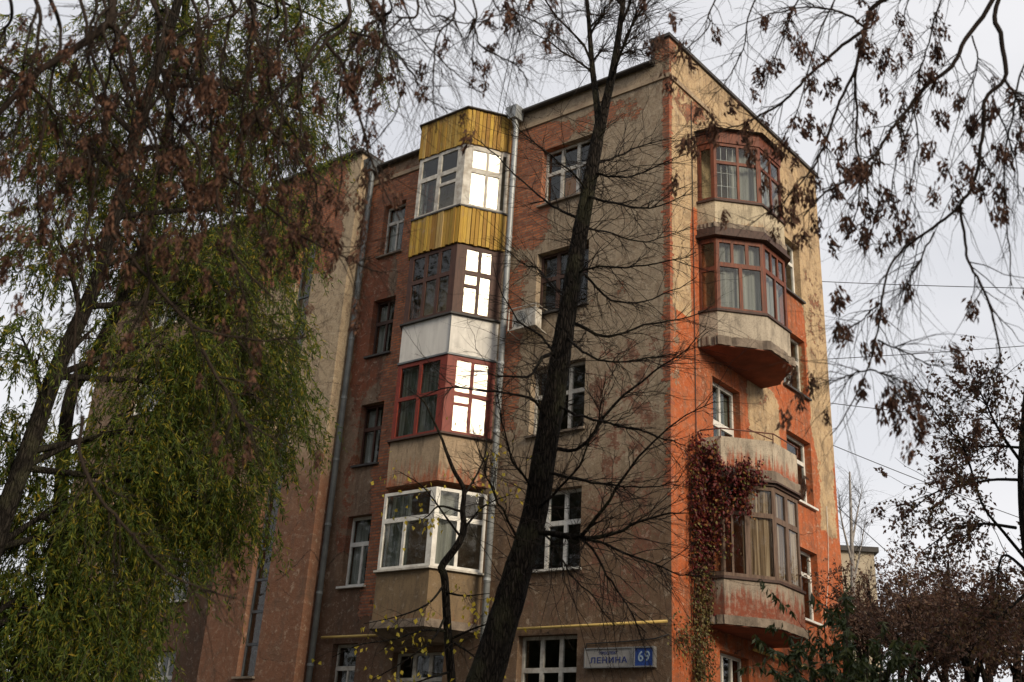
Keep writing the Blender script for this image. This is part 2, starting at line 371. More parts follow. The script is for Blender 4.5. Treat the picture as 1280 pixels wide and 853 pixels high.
def bark_mat(name, c1, c2, sc=1.0):
    s = SN(name); v = s.scl(s.co, (14*sc, 14*sc, 2.2*sc)); n = s.noise(v, 1.6, 7, .7, .8); n2 = s.noise(s.co, 2.2, 5, .6)
    vo = s.nd('ShaderNodeTexVoronoi', feature='DISTANCE_TO_EDGE'); s.put(vo.inputs['Vector'], s.scl(s.co, (16*sc, 16*sc, 3.0*sc))); vo.inputs['Scale'].default_value = 1.2
    r = s.ss(vo.outputs['Distance'], 0, .22)
    c = s.mix(s.ma('MULTIPLY', r, s.ss(n, .3, .7)), c1, c2); c = s.mix(s.ss(n2, .5, .66, 0, .65), c, (.06, .058, .034)); c = s.mix(s.ss(s.noise(s.co, .9, 4, .6), .45, .65, 0, .6), c, s.mix(.7, c, (.006, .005, .004)))
    return s.bsdf(c, .95, s.ma('ADD', r, n), .03, 1.0, spec=.1)
m_bark = bark_mat('dark_bark', (.008, .0065, .0055), (.055, .044, .035), 1.7)
m_twig = simple('twig_bark', (.02, .015, .012), (.035, .026, .021), 6, .9, spec=.1)
m_wbark = bark_mat('willow_bark', (.012, .010, .008), (.05, .042, .034), 1.5)
m_wtwig = simple('willow_twig', (.05, .04, .022), (.07, .06, .03), 6, .9)
m_birch = simple('birch_bark', (.35, .33, .31), (.16, .14, .13), 5, .9)
def leaf_mat(name, stops, trans=.35, rough=.55):
    s = SN(name); return s.bsdf(s.ramp(s.island(), stops), rough, trans=trans, spec=.3)
m_willow = leaf_mat('willow_leaf', [(0, (.032, .06, .013)), (.42, (.08, .12, .02)), (.74, (.165, .20, .026)), (.94, (.30, .26, .028)), (1, (.40, .27, .024))], .5)
m_yellow = leaf_mat('yellow_leaf', [(0, (.45, .33, .03)), (.6, (.55, .42, .05)), (1, (.32, .30, .05))])
m_brown_leaf = leaf_mat('brown_leaf', [(0, (.09, .042, .03)), (.5, (.15, .07, .045)), (.85, (.12, .085, .04)), (1, (.22, .13, .05))])
m_plum = leaf_mat('plum_leaf', [(0, (.06, .034, .026)), (.5, (.115, .058, .04)), (.85, (.16, .095, .062)), (1, (.22, .14, .08))])
m_samara = leaf_mat('dry_seed_wing', [(0, (.045, .024, .018)), (.5, (.095, .045, .030)), (1, (.17, .085, .05))], .4, .7)
m_vine = leaf_mat('creeper_leaf', [(0, (.06, .010, .012)), (.4, (.14, .018, .018)), (.7, (.05, .012, .010)), (.84, (.24, .07, .02)), (.93, (.16, .13, .03)), (1, (.10, .11, .03))], .3)
m_vine_low = leaf_mat('faded_creeper_leaf', [(0, (.10, .03, .02)), (.4, (.13, .10, .03)), (.75, (.10, .09, .04)), (1, (.24, .20, .05))], .3)
m_green_leaf = leaf_mat('dark_green_leaf', [(0, (.022, .034, .010)), (.6, (.036, .052, .014)), (1, (.07, .075, .02))], .25, .5)
m_yardleaf = leaf_mat('yard_tree_leaf', [(0, (.03, .045, .014)), (.6, (.06, .07, .02)), (1, (.12, .09, .025))], .3)

# ------------------------------------------------------------------ ground
gm = SN('ground_soil'); gn = gm.noise(gm.co, .35, 8, .65); gf = gm.noise(gm.co, 14, 5, .7)
gcol = gm.mix(gm.ss(gn, .4, .6), gm.mix(gf, (.045, .05, .022), (.09, .075, .035)), gm.mix(gf, (.07, .06, .05), (.11, .095, .08)))
mat_ground = gm.bsdf(gcol, .95, gf, .04, 1)
g = MB(); g.add([(-600,-600,0),(600,-600,0),(600,600,0),(-600,600,0)], [(0,1,2,3)])
tag(g.build('ground', mat_ground), kind='structure')

# ------------------------------------------------------------------ the apartment building
B = empty('apartment_building', 'old five storey corner apartment block with peeling plaster, orange end wall and stacked bay windows', 'building')
PL = Plane((0,0,0), (1,0,0), (0,-1,0)); PR = Plane((0,0,0), (0,1,0), (1,0,0)); PT = Plane((0,-.6,0), (1,0,0), (0,-1,0))
LZ = [(17.57,19.41), (14.2,16.06), (10.82,12.68), (7.4,9.36), (4.05,5.9)]
RZ = [(16.58,18.4), (13.52,15.3), (10.34,12.2), (7.25,9.1)]
WX = (-4.2,-2.48); NX = (-10.52,-9.58); RY = (6.05,7.55)
Lh = [(*WX, *z) for z in LZ]+[(*NX, *z) for z in LZ]+[(-8.25,-6.5,4.05,5.62)]
FARX = [(-19.0,-17.4), (-22.8,-20.9)]
Lh += [(*x, *z) for x in FARX for z in LZ]
Rh = [(*RY, *z) for z in RZ]+[(2.02,3.44,9.9,12.42), (2.1,3.46,4.0,5.8)]
w = MB(); plate(w, PL, -25.2, 0, 0, 20.95, Lh, -.45, 0)
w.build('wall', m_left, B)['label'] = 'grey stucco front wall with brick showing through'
w = MB(); plate(w, PR, .45, 9.1, 0, 21.7, Rh, -.45, 0)
pbox(w, PR, .003, .45, 0, 21.7, -.447, .003)
w.build('wall', m_right, B)['label'] = 'orange painted end wall with cream patches'
w = MB(); w.box(-25.2, -.45, 8.65, 9.1, 0, 20.9); w.box(-25.5, -25.2, 0, 9.1, 0, 20.9)
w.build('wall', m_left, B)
w = MB(); plate(w, PT, -15.4, -11.25, 0, 21.35, [(-13.68,-12.9,5.0,19.4)], -.6+.002, 0)
w.build('stair_tower', m_tower, B)['label'] = 'salmon and brick stair tower with a tall glazed slit'
# inner floors that close the rooms
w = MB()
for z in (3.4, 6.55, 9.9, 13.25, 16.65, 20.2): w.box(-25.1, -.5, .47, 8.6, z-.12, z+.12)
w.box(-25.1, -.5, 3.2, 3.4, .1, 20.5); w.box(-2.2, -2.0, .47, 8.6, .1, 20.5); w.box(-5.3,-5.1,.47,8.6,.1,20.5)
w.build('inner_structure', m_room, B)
# cornice band, roof and parapet cap
w = MB(); pbox(w, PL, -11.2, .05, 20.36, 20.5, .001, .05); pbox(w, PR, -.049, 2.1, 20.34, 20.48, .004, .052)
w.build('cornice', simple('cornice_plaster', (.36,.28,.19), (.26,.19,.13), 3, .9), B)
w = MB(); w.box(-25.1, -.44, -.16, 9.2, 20.95, 21.03); w.box(-15.55, -11.15, -.78, .5, 21.35, 21.45); w.box(-25.1,-.44, 3, 6, 21.03, 21.9)
rf = w.build('roof', m_roof, B)
w = MB(); pbox(w, PR, -.08, 9.2, 21.7, 21.8, -.55, .07); w.box(-.55, -.44, -.06, .5, 20.9, 21.7)
w.build('parapet_cap', m_roof, B)
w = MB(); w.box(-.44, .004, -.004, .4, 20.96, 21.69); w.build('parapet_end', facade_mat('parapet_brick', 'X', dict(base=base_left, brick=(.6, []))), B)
# brick teeth showing where the plaster has broken off the corner
w = MB(); zz = 8.6
while zz < 20.3:
    zz += .082
    if rng.random() < .30+.35*math.sin(zz*1.3)**2: continue
    a, b_ = (.24, .11) if int(zz/.082) % 2 else (.11, .24); a *= rng.uniform(.35, 1.1); b_ *= rng.uniform(.3, .9); e = rng.uniform(.005, .011)
    w.box(-a, e, -e+.001, b_, zz, zz+.068)
tag(w.build('corner_bricks', simple('corner_brick', (.34,.105,.05), (.20,.07,.045), 6, .9, 1, .01), B), kind='stuff')
# eave gutter pieces hanging off the roof edge
for a, b in ((-11.0,-8.7), (-5.2,-.5)):
    w = MB(); w.tube([(a,-.18,20.94),(b,-.18,20.96)], .05, 6); w.build('gutter', m_roof, rf)

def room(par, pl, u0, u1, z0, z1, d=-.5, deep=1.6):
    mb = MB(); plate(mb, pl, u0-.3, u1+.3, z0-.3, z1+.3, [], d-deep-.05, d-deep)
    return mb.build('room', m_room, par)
def curtain_or_sheen(par, pl, u0, u1, z0, z1, d, mat, wav=.03):
    n = max(8, int((u1-u0)/.045)); mb = MB(); vs = []
    ph = random.random()*6
    for i in range(n+1):
        u = u0+(u1-u0)*i/n; dd = d+wav*math.sin(i*1.15+ph)+.012*math.sin(i*2.7)
        vs += [pl.p(u, z0, dd), pl.p(u, z1, dd)]
    mb.add(vs, [(2*i,2*i+2,2*i+3,2*i+1) for i in range(n)])
    return mb.build('curtain_or_sheen', mat, par, smooth=True)
def glazing(par, name, pl, u0, u1, z0, z1, rects, d, mat, th=.07, glass=True, skip=()):
    """frame with one pane object per opening; rects in fractions of the opening"""
    hs = [(u0+(u1-u0)*a, u0+(u1-u0)*b, z0+(z1-z0)*c, z0+(z1-z0)*e) for a,b,c,e in rects]
    mb = MB(); plate(mb, pl, u0, u1, z0, z1, hs, d-th, d)
    fr = mb.build(name, mat, par)
    for i, h in enumerate(hs):
        if i in skip: continue
        q = MB(); pbox(q, pl, h[0]-.008, h[1]+.008, h[2]-.008, h[3]+.008, d-th*.5-.004, d-th*.5+.004)
        q.build('pane', m_glass, fr)
    return fr
def grid(cols, rows, bw=.035, tw=.03):
    """pane rectangles from column and row split fractions"""
    r = []
    for a, b in zip(cols[:-1], cols[1:]):
        for c, e in zip(rows[:-1], rows[1:]): r.append((a+bw, b-bw, c+tw, e-tw))
    return r
def sill(par, pl, u0, u1, z, mat, out_=.1):
    mb = MB(); pbox(mb, pl, u0-.06, u1+.06, z-.055, z+.002, -.2, out_); return mb.build('sill', mat, par)

G32 = [(.04,.31,.62,.96),(.37,.63,.62,.96),(.69,.96,.62,.96),(.04,.31,.04,.56),(.37,.63,.04,.56),(.69,.96,.04,.56)]
G2T = [(.05,.95,.70,.96),(.05,.47,.05,.64),(.53,.95,.05,.64)]
G22 = [(.05,.47,.64,.96),(.53,.95,.64,.96),(.05,.47,.05,.58),(.53,.95,.05,.58)]
spec = [(WX, LZ[0], G32, m_oldwhite, 'half'), (WX, LZ[1], G32, m_darkwood, None), (WX, LZ[2], G32, m_oldwhite, None), (WX, LZ[3], G32, m_white, None), (WX, LZ[4], G32, m_oldwhite, None),  # lowest frames, next column too: greyer white for dirt and for shade
        (NX, LZ[0], G2T, m_oldwhite, 'net'), (NX, LZ[1], G22, m_darkwood, 'net'), (NX, LZ[2], G22, m_brown, 'net'), (NX, LZ[3], [(.06,.94,.64,.96),(.06,.50,.05,.58),(.58,.94,.05,.58)], m_white, 'net'), (NX, LZ[4], G2T, m_oldwhite, None),
        ((-8.25,-6.5), (4.05,5.62), G32, m_oldwhite, None)]
for (u0,u1), (z0,z1), gr, mt, cu in spec:
    f = glazing(B, 'window', PL, u0, u1, z0, z1, gr, -.2, mt)
    sill(f, PL, u0, u1, z0, m_white if mt is m_white else m_conc if mt in (m_oldwhite,) else m_roof)
    room(f, PL, u0, u1, z0, z1)
    if cu == 'net': curtain_or_sheen(f, PL, u0+.05, u0+(u1-u0)*.55, z0, z1-.1, -.36, m_net_sheen)
    if cu == 'half': curtain_or_sheen(f, PL, u0+.6, u0+1.15, z0, z0+.9, -.36, simple('orange_cloth', (.5,.2,.03), (.4,.15,.03)), .02)
for x in FARX:
    for z in LZ:
        f = glazing(B, 'window', PL, *x, *z, G32, -.2, m_white); room(f, PL, *x, *z); sill(f, PL, *x, z[0], m_white)
        curtain_or_sheen(f, PL, x[0]+.1, x[0]+.7, z[0], z[1]-.05, -.36, m_net_sheen)
GR = [(.05,.95,.70,.96),(.05,.44,.05,.64),(.50,.95,.05,.64)]
for i, z in enumerate(RZ):
    mt = [m_white, m_oldwhite, m_white, m_white][i]
    f = glazing(B, 'window', PR, *RY, *z, GR if i != 1 else G22, -.2, mt); room(f, PR, *RY, *z)
    sill(f, PR, *RY, z[0], m_white if i >= 2 else m_roof)
    if i == 1: curtain_or_sheen(f, PR, RY[0]+.05, RY[0]+1.2, z[0], z[1], -.36, m_net_sheen)
    if i == 0: curtain_or_sheen(f, PR, RY[0]+.05, RY[1]-.2, z[0], z[1], -.4, m_net_sheen)
f = glazing(B, 'balcony_door', PR, 2.02, 3.44, 9.9, 12.42, [(.05,.47,.60,.96),(.53,.95,.60,.96),(.05,.47,.06,.54),(.53,.95,.06,.54)], -.2, m_white); room(f, PR, 2.02, 3.44, 9.9, 12.42)
curtain_or_sheen(f, PR, 2.75, 3.4, 9.9, 12.3, -.36, m_green)
f = glazing(B, 'window', PR, 2.1, 3.46, 4.0, 5.8, G32, -.2, m_white); room(f, PR, 2.1, 3.46, 4.0, 5.8); sill(f, PR, 2.1, 3.46, 4.0, m_white)
# stair slit: iron bars crossing the tall glazing
n = 16; rr = [(.06,.94,(k+.04)/n,(k+.96)/n) for k in range(n)]
f = glazing(B, 'stair_window', PT, -13.68, -12.9, 5.0, 19.4, rr, -.18, m_darksteel); room(f, PT, -13.68, -12.9, 5, 19.4, -.5, 1.0)
sill(f, PT, -13.68, -12.9, 5.0, m_conc)

# ---- bay stacks
def bay_planes(poly):
    """planes of the glazed sides of an open polygon (first and last point on the wall)"""
    res = []
    for (a, b) in zip(poly[:-1], poly[1:]):
        a, b = np.array(a, float), np.array(b, float); d = b-a; L = float(np.linalg.norm(d)); d /= L
        nrm = np.array([d[1], -d[0]])
        res.append((Plane((*a, 0), (*d, 0), (*nrm, 0)), L))
    return res
def offs(poly, k, wall):
    """push the free corners of a bay polygon outwards by k"""
    pls = bay_planes(poly); lines = [(p.O[:2]+p.N[:2]*k, p.U[:2]) for p, L in pls]; o_ = []
    for i, pt in enumerate(poly):
        if i == 0: a = lines[0]; b = (np.array(poly[0], float), wall)
        elif i == len(poly)-1: a = lines[-1]; b = (np.array(poly[-1], float), wall)
        else: a, b = lines[i-1], lines[i]
        A = np.array([[a[1][0], -b[1][0]], [a[1][1], -b[1][1]]]); t = np.linalg.solve(A, b[0]-a[0]); o_.append(tuple(a[0]+a[1]*t[0]))
    return o_
LP = [(-8.75,-.002), (-8.0,-1.2), (-6.15,-1.2), (-5.4,-.002)]; LW = np.array([1., 0.])
RP = [(.002,4.65), (.5,4.6), (1.38,3.65), (1.38,2.38), (.5,1.45), (.002,1.4)][::-1]; RW = np.array([0., 1.])
def lbay(label, zb, zs, zt, pm, frame_mat, rects, slab=None):
    mb = MB(); mb.prism(offs(LP, -.03, LW), zb, zs-.03)
    b = mb.build('bay_window', pm, B); b['label'] = label
    q = MB(); q.prism(offs(LP, .06, LW), zs-.05, zs); q.build('sill', slab or m_roof, b)
    frs = []
    for (pl, L), rc in zip(bay_planes(LP), rects):
        frs.append(glazing(b, 'window_frame', pl, 0.015, L-.015, zs+.002, zt-.002, rc, -.03, frame_mat, .06))
        # sub-parts stay on the third level: panes go straight under the bay
        for c in list(frs[-1].children): c.parent = b
    return b, frs
SIDE = grid([.02,.5,.98], [.02,.62,.98], .06, .03)
bay, fr = lbay('top bay of yellow planks with white window frames', 16.45, 17.65, 19.72, m_darkwood, m_oldwhite,
    [SIDE, [(.07,.42,.66,.95),(.50,.84,.66,.95),(.07,.42,.05,.59),(.50,.84,.05,.42),(.50,.84,.47,.59)], [(.18,.50,.64,.93),(.55,.80,.64,.93),(.18,.50,.05,.56),(.55,.80,.05,.56),(.85,.93,.05,.93)]])
mb = MB(); mb.prism(offs(LP, -.03, LW), 19.72, 20.93); mb.build('header', m_darkwood, bay)
mb = MB(); mb.prism(offs(LP, .09, LW), 20.93, 20.98, offs(LP, .07, LW)); mb.build('roof_sheet', m_roof, bay)
for (z0, z1, nn, o_) in ((16.45, 17.60, 0, .02), (19.74, 20.92, 1, 0)):
    for (pl, L), cnt in zip(bay_planes(LP), (11, 16, 12)):
        for i in range(cnt):
            a, b_ = L*i/cnt, L*(i+1)/cnt
            q = MB(); j = random.uniform(-.025, .025)
            pbox(q, pl, a+random.uniform(.004,.012), b_-random.uniform(.004,.012), z0+random.uniform(-.03,.015), z1, -.028, .012+o_+j*.6); q.build('plank', m_plank, bay)
bay, fr = lbay('dark brown timber bay above a smooth white sheet panel', 13.1, 14.3, 16.42, m_panel, m_brown,
    [SIDE, [(.10,.34,.62,.95),(.40,.62,.62,.95),(.68,.88,.62,.95),(.10,.34,.05,.56),(.40,.62,.05,.56),(.68,.88,.05,.56)], [(.22,.48,.64,.95),(.54,.76,.64,.95),(.22,.48,.44,.58),(.22,.48,.04,.40),(.54,.76,.04,.58)]])
q = MB(); q.tube([(-6.15,-1.185,13.1),(-6.15,-1.185,14.25)], .012, 6); q.build('corner_seam', m_darksteel, bay)
q = MB(); q.prism(offs(LP, .005, LW), 13.08, 13.13); q.build('bottom_trim', m_darksteel, bay)
bay, fr = lbay('red painted timber bay over a patched plaster parapet', 9.62, 10.9, 13.07, m_lpar3, m_red,
    [SIDE, [(.07,.44,.55,.95),(.50,.86,.55,.95),(.07,.44,.04,.50),(.50,.86,.04,.50)], [(.20,.50,.54,.95),(.56,.86,.54,.95),(.20,.50,.40,.49),(.20,.50,.04,.37),(.56,.86,.04,.49)]], m_darkwood)
curtain_or_sheen(bay, bay_planes(LP)[1][0], .1, 1.7, 10.95, 13.0, -.22, m_green)
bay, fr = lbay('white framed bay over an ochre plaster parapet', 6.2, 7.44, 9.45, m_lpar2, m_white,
    [SIDE, [(.05,.90,.66,.96),(.05,.42,.04,.60),(.47,.90,.04,.60)], [(.09,.45,.66,.96),(.51,.94,.66,.96),(.09,.45,.04,.60),(.51,.94,.04,.60)]], m_oldwhite)
curtain_or_sheen(bay, bay_planes(LP)[2][0], .1, .75, 7.5, 9.4, -.2, m_net_sheen); curtain_or_sheen(bay, bay_planes(LP)[1][0], .1, .8, 7.5, 9.4, -.25, m_green)
q = MB(); q.prism(offs(LP, -.55, LW), 5.75, 6.0, offs(LP, .02, LW)); q.prism(offs(LP, .021, LW), 6.0, 6.2); q.build('slab', m_conc, bay)

def rbay(label, zb, zs, zt, pm, frame_mat, rects):
    mb = MB(); mb.prism(RP, zb, zs-.03)
    b = mb.build('bay_window', pm, B); b['label'] = label
    q = MB(); q.prism(offs(RP, .05, RW), zs-.06, zs); q.build('sill', m_darkwood, b)
    for (pl, L), rc in zip(bay_planes(RP), rects):
        fr = glazing(b, 'window_frame', pl, .012, L-.012, zs+.002, zt-.002, rc, -.03, frame_mat, .06)
        for c in list(fr.children): c.parent = b
    return b
def slab(b, z0, z1, k, under=.0):
    """concrete floor slab with a crumbling edge"""
    poly = offs(RP, k, RW); P = []
    for a, c in zip(poly[:-1], poly[1:]):
        for t in np.linspace(0, 1, 15)[:-1]:
            j = 0 if t == 0 else random.choice((0, 0, 1))*random.uniform(-.06, 0)+random.uniform(-.02, .012); d = np.array(c)-np.array(a); nn = np.array([d[1], -d[0]])/np.linalg.norm(d)
            P.append(tuple(np.array(a)+d*t+nn*j))
    P.append(poly[-1]); P2 = [(x-random.uniform(0,.02) if x > .05 else x, y) for x, y in P]
    q = MB(); q.prism(P, z0, z1, P2); q.build('slab', m_conc, b)
    q = MB(); q.prism(offs(RP, k-.06, RW), z0-.02, z0-.001); q.build('slab_underside', m_under, b)
SR = [(.12,.88,.60,.94),(.12,.88,.05,.54)]
C3 = [(.07,.31,.66,.94),(.37,.62,.66,.94),(.69,.93,.66,.94),(.07,.47,.04,.60),(.54,.93,.04,.60)]
F3 = [(.08,.32,.66,.94),(.38,.62,.66,.94),(.68,.92,.66,.94),(.08,.47,.04,.60),(.53,.92,.04,.60)]
C2 = [(.06,.50,.68,.95),(.55,.93,.68,.95),(.06,.50,.04,.63),(.55,.93,.04,.63)]
b = rbay('top bay of the end wall with rust coloured timber and cream parapet', 16.42, 17.12, 18.9, m_par5, m_rust, [[(.2,.8,.05,.9)], C2, C2, C2, [(.2,.8,.05,.9)]])
q = MB(); q.prism(offs(RP, .0, RW), 18.9, 19.28); q.build('header', m_rust, b)
q = MB(); q.prism(offs(RP, .14, RW), 19.28, 19.34, offs(RP, .05, RW)); q.build('roof_sheet', m_roof, b)
slab(b, 16.28, 16.42, .04)
curtain_or_sheen(b, bay_planes(RP)[1][0], .5, 1.2, 17.2, 18.85, -.3, m_net_sheen); curtain_or_sheen(b, bay_planes(RP)[2][0], .1, 1.1, 17.2, 18.85, -.25, m_net_sheen)  # pale sheets in place of the bright sky mirrored in these panes
bars = MB(); pl, L = bay_planes(RP)[1]
for t in (.18,.31,.44): bars.tube([pl.p(L*t, 17.2, -.12), pl.p(L*t, 18.85, -.12)], .01, 5)
for zz in (17.6, 18.0, 18.4): bars.tube([pl.p(L*.06, zz, -.12), pl.p(L*.5, zz, -.12)], .01, 5)
bars.build('window_bars', m_white, b)
b = rbay('fourth floor bay with red brown timber above a cracked grey parapet', 13.18, 13.94, 15.98, m_par4, m_rust, [SR, C3, F3, C3, SR])
q = MB(); q.prism(offs(RP, .12, RW), 16.0, 16.08); q.prism(offs(RP, .04, RW), 16.08, 16.27); q.build('header', m_darkwood, b)
slab(b, 12.94, 13.18, .1)
curtain_or_sheen(b, bay_planes(RP)[1][0], .12, 1.2, 14.0, 15.9, -.2, m_net_sheen); curtain_or_sheen(b, bay_planes(RP)[2][0], .1, 1.15, 14.0, 15.9, -.22, m_net_sheen)  # pale sheets again, standing in for sky reflected in the glass
# open balcony on the third floor
mb = MB()
for i, (pl, L) in enumerate(bay_planes(RP)): pbox(mb, pl, -.02 if i in (2,3) else 0, L+(.02 if i in (1,2) else 0), 9.86+.001*i, 10.6+.001*i, -.09, 0)
b = mb.build('balcony', m_par3, B); b['label'] = 'open balcony with washed-off red paint on its parapet'
slab(b, 9.62, 9.86, .06)
q = MB(); R_ = [(*p, 10.78) for p in offs(RP, .04, RW)][0:4]; q.tube(R_, .018, 6)
for p in offs(RP, .02, RW)[1:4]: q.tube([(*p, 10.55), (*p, 10.78)], .014, 5)
q.tube([(.95,1.95,10.86),(1.30,2.55,10.70)], .016, 5)
q.build('handrail', m_rail, b)
C2W = [(.04,.42,.70,.95),(.52,.95,.70,.95),(.04,.16,.04,.65),(.20,.42,.04,.65),(.52,.95,.04,.65)]
F2 = [(.06,.44,.68,.95),(.56,.94,.68,.95),(.06,.44,.04,.62),(.56,.94,.04,.62)]
b = rbay('second floor bay of blackened timber with striped curtains', 6.44, 7.31, 9.5, m_par2, simple('weathered_grey_timber', (.15, .10, .072), (.075, .045, .032), 5, .75, streak=True), [SR, C2W, F2, C2, SR])
q = MB(); q.prism(offs(RP, .02, RW), 9.5, 9.56); q.prism(offs(RP, .1, RW), 9.56, 9.60); q.build('header', m_darkwood, b)
slab(b, 6.24, 6.44, .06)
for k, (u0, u1, mt) in {1: (.5, 1.26, m_stripe), 2: (.05, 1.2, m_stripe)}.items(): curtain_or_sheen(b, bay_planes(RP)[k][0], u0, u1, 7.35, 9.45, -.10, mt, .02)

# ---- pipes on the building
def drain(x, y, ztop, mat, r):
    q = MB(); q.tube([(x,y,.3),(x,y,ztop-.55),(x,y,ztop-.3),(x-.02,y-.14,ztop-.02)], r, 12)
    o = q.build('drainpipe', mat, B, smooth=True)
    for z in np.arange(1.5, ztop-1, 1.9):
        c = MB(); c.tube([(x,y,z),(x,y,z+.07)], r*1.14, 12); c.build('pipe_collar', mat, o)
    h = MB(); a = r*1.6
    h.prism([(x-a,y-a-.1),(x+a,y-a-.1),(x+a,y+a-.02),(x-a,y+a-.02)], ztop-.1, ztop+.28, [(x-a*1.5,y-a*1.4-.1),(x+a*1.5,y-a*1.4-.1),(x+a*1.5,y+a-.02),(x-a*1.5,y+a-.02)])
    h.build('hopper', mat, o)
drain(-5.1, -.2, 20.75, m_steel, .085); drain(-11.08, -.22, 20.85, m_darksteel, .09)
def pipe_thing(name, label, cat, pts, r, mat, brackets):
    q = MB(); q.tube(pts, r, 10); o = q.build(name, mat, None, smooth=True); tag(o, label, cat)
    for p, n in brackets:
        c = MB(); p = np.array(p); c.tube([p, p+np.array(n)], r*.5, 6); c.build('bracket', m_darksteel, o)
pipe_thing('gas_pipe', 'yellow gas pipe along the grey stucco wall above the street sign', 'pipe', [(-5.35,-.1,6.04),(-2.5,-.1,6.05),(-.05,-.1,6.06)], .032, m_gas, [((x,-.1,6.05),(0,.09,0)) for x in (-4.6,-3,-1.5,-.3)])
pipe_thing('gas_pipe', 'yellow gas pipe between the drainpipe and the white framed bay', 'pipe', [(-10.9,-.1,6.06),(-8.4,-.1,6.05)], .035, m_gas, [((x,-.1,6.05),(0,.09,0)) for x in (-10.5,-9)])
pipe_thing('gas_pipe', 'yellow gas pipe low on the orange end wall', 'pipe', [(.12,3.5,6.02),(.12,6.3,6.0),(.12,8.9,6.0)], .04, m_gas, [((.12,y,6.01),(-.11,0,0)) for y in (4,5.5,7,8.5)])
pipe_thing('wall_cable', 'thin dark cable running down the cream and orange wall strip', 'cable', [(.03,1.12,20.2),(.03,1.13,14),(.03,1.12,8),(.03,1.13,6.1)], .012, m_wire, [((.03,1.12,16),(-.028,0,0))])
pipe_thing('wall_cable', 'dark cable sagging above the street name sign', 'cable', [(-2.2,-.03,5.2),(-2.2,-.03,5.66),(-1.2,-.03,5.68),(-.4,-.03,5.72),(-.05,-.03,5.8)], .014, m_wire, [((-1.2,-.03,5.68),(0,.028,0))])
pipe_thing('wall_cable', 'pale cord hanging slack beside the lowest end wall window', 'cable', [(.03,7.55,7.3),(.05,7.8,7.7),(.04,8.1,8.6),(.03,8.25,9.6),(.03,8.3,10.6)], .009, m_oldwhite, [((.03,8.3,10.55),(-.028,0,0))])

# ---- air conditioner
ac = empty('air_conditioner', 'white air conditioner on a wire bracket under a dark brown window', 'air conditioner', (-4.25,-.3,13.6))
PA = Plane((0,-.14,0), (1,0,0), (0,-1,0)); org = (-4.25,-.3,13.6)
q = MB(); plate(q, PA, -4.6, -3.85, 13.72, 14.25, [], .0, .30); q.build('casing', m_oldwhite, ac, org)
q = MB()
for r in (.05,.1,.15,.2): q.tube([(-4.32+r*math.cos(a), -.452, 13.985+r*math.sin(a)) for a in np.linspace(0, 2*math.pi, 17)], .008, 5, False)
q.build('fan_grille', m_darksteel, ac, org)
q = MB()
for x in (-4.68,-3.78): q.tube([(x,-.002,14.28),(x,-.5,14.30),(x,-.5,13.68),(x,-.002,13.60)], .018, 6)
q.tube([(-4.68,-.5,14.30),(-3.78,-.5,14.30)], .018, 6); q.tube([(-4.68,-.5,13.68),(-3.78,-.5,13.68)], .018, 6)
q.build('bracket', m_oldwhite, ac, org)

# ---- signs
def text_mesh(txt, size, mat, name, parent, loc, width=None):
    cu = bpy.data.curves.new(name, 'FONT'); cu.body = txt; cu.size = size; cu.align_x = 'CENTER'; cu.align_y = 'CENTER'; cu.extrude = .003; cu.offset = size*.012; cu.space_character = 1.12
    o = bpy.data.objects.new(name, cu); COL.objects.link(o); bpy.context.view_layer.update()
    me = bpy.data.meshes.new_from_object(o.evaluated_get(bpy.context.evaluated_depsgraph_get())); bpy.data.objects.remove(o)
    me.materials.clear(); t = link(name, me, mat, parent)
    if width: t.scale.x = width/max(v.co.x*2 for v in me.vertices)
    t.rotation_euler = (math.radians(90), 0, 0); t.location = loc
    return t
m_signgrey = simple('faded_sign_face', (.27,.26,.25), (.22,.21,.20), 3, .5); m_signblue = simple('blue_sign_face', (.02,.055,.22), (.025,.065,.26), 3, .4)
m_navy = simple('navy_lettering', (.012,.022,.12), (.015,.03,.14), 3, .5); m_lett = simple('pale_lettering', (.30,.38,.46), (.26,.34,.42), 3, .5)
m_alu = simple('aluminium_frame', (.30,.30,.30), (.24,.24,.24), 4, .4, metal=.5)
def sign(label, x0, x1, z0, z1, face):
    c = ((x0+x1)/2, -.09, z0); s = empty('street_sign' if face is m_signgrey else 'house_number_sign', label, 'sign', c)
    PS = Plane((0,-.0,0), (1,0,0), (0,-1,0))
    q = MB(); plate(q, PS, x0, x1, z0, z1, [(x0+.03,x1-.03,z0+.03,z1-.03)], .01, .13); q.build('frame', m_alu, s, c)
    q = MB(); pbox(q, PS, x0+.03, x1-.03, z0+.03, z1-.03, .02, .11); q.build('sign_face', face, s, c)
    return s, c
s, c = sign('long grey street name sign with blue lettering on the stucco corner', -2.19, -.90, 5.12, 5.55, m_signgrey)
text_mesh('ПРОСПЕКТ', .085, m_navy, 'lettering', s, (0, -.113+.09, .31), .48); text_mesh('ЛЕНИНА', .17, m_navy, 'lettering', s, (0, -.113+.09, .155), .98)
s, c = sign('square blue sign with the number 69 beside the street name', -.885, -.37, 5.12, 5.55, m_signblue)
text_mesh('69', .30, m_lett, 'lettering', s, (0, -.113+.09, .215), .30)

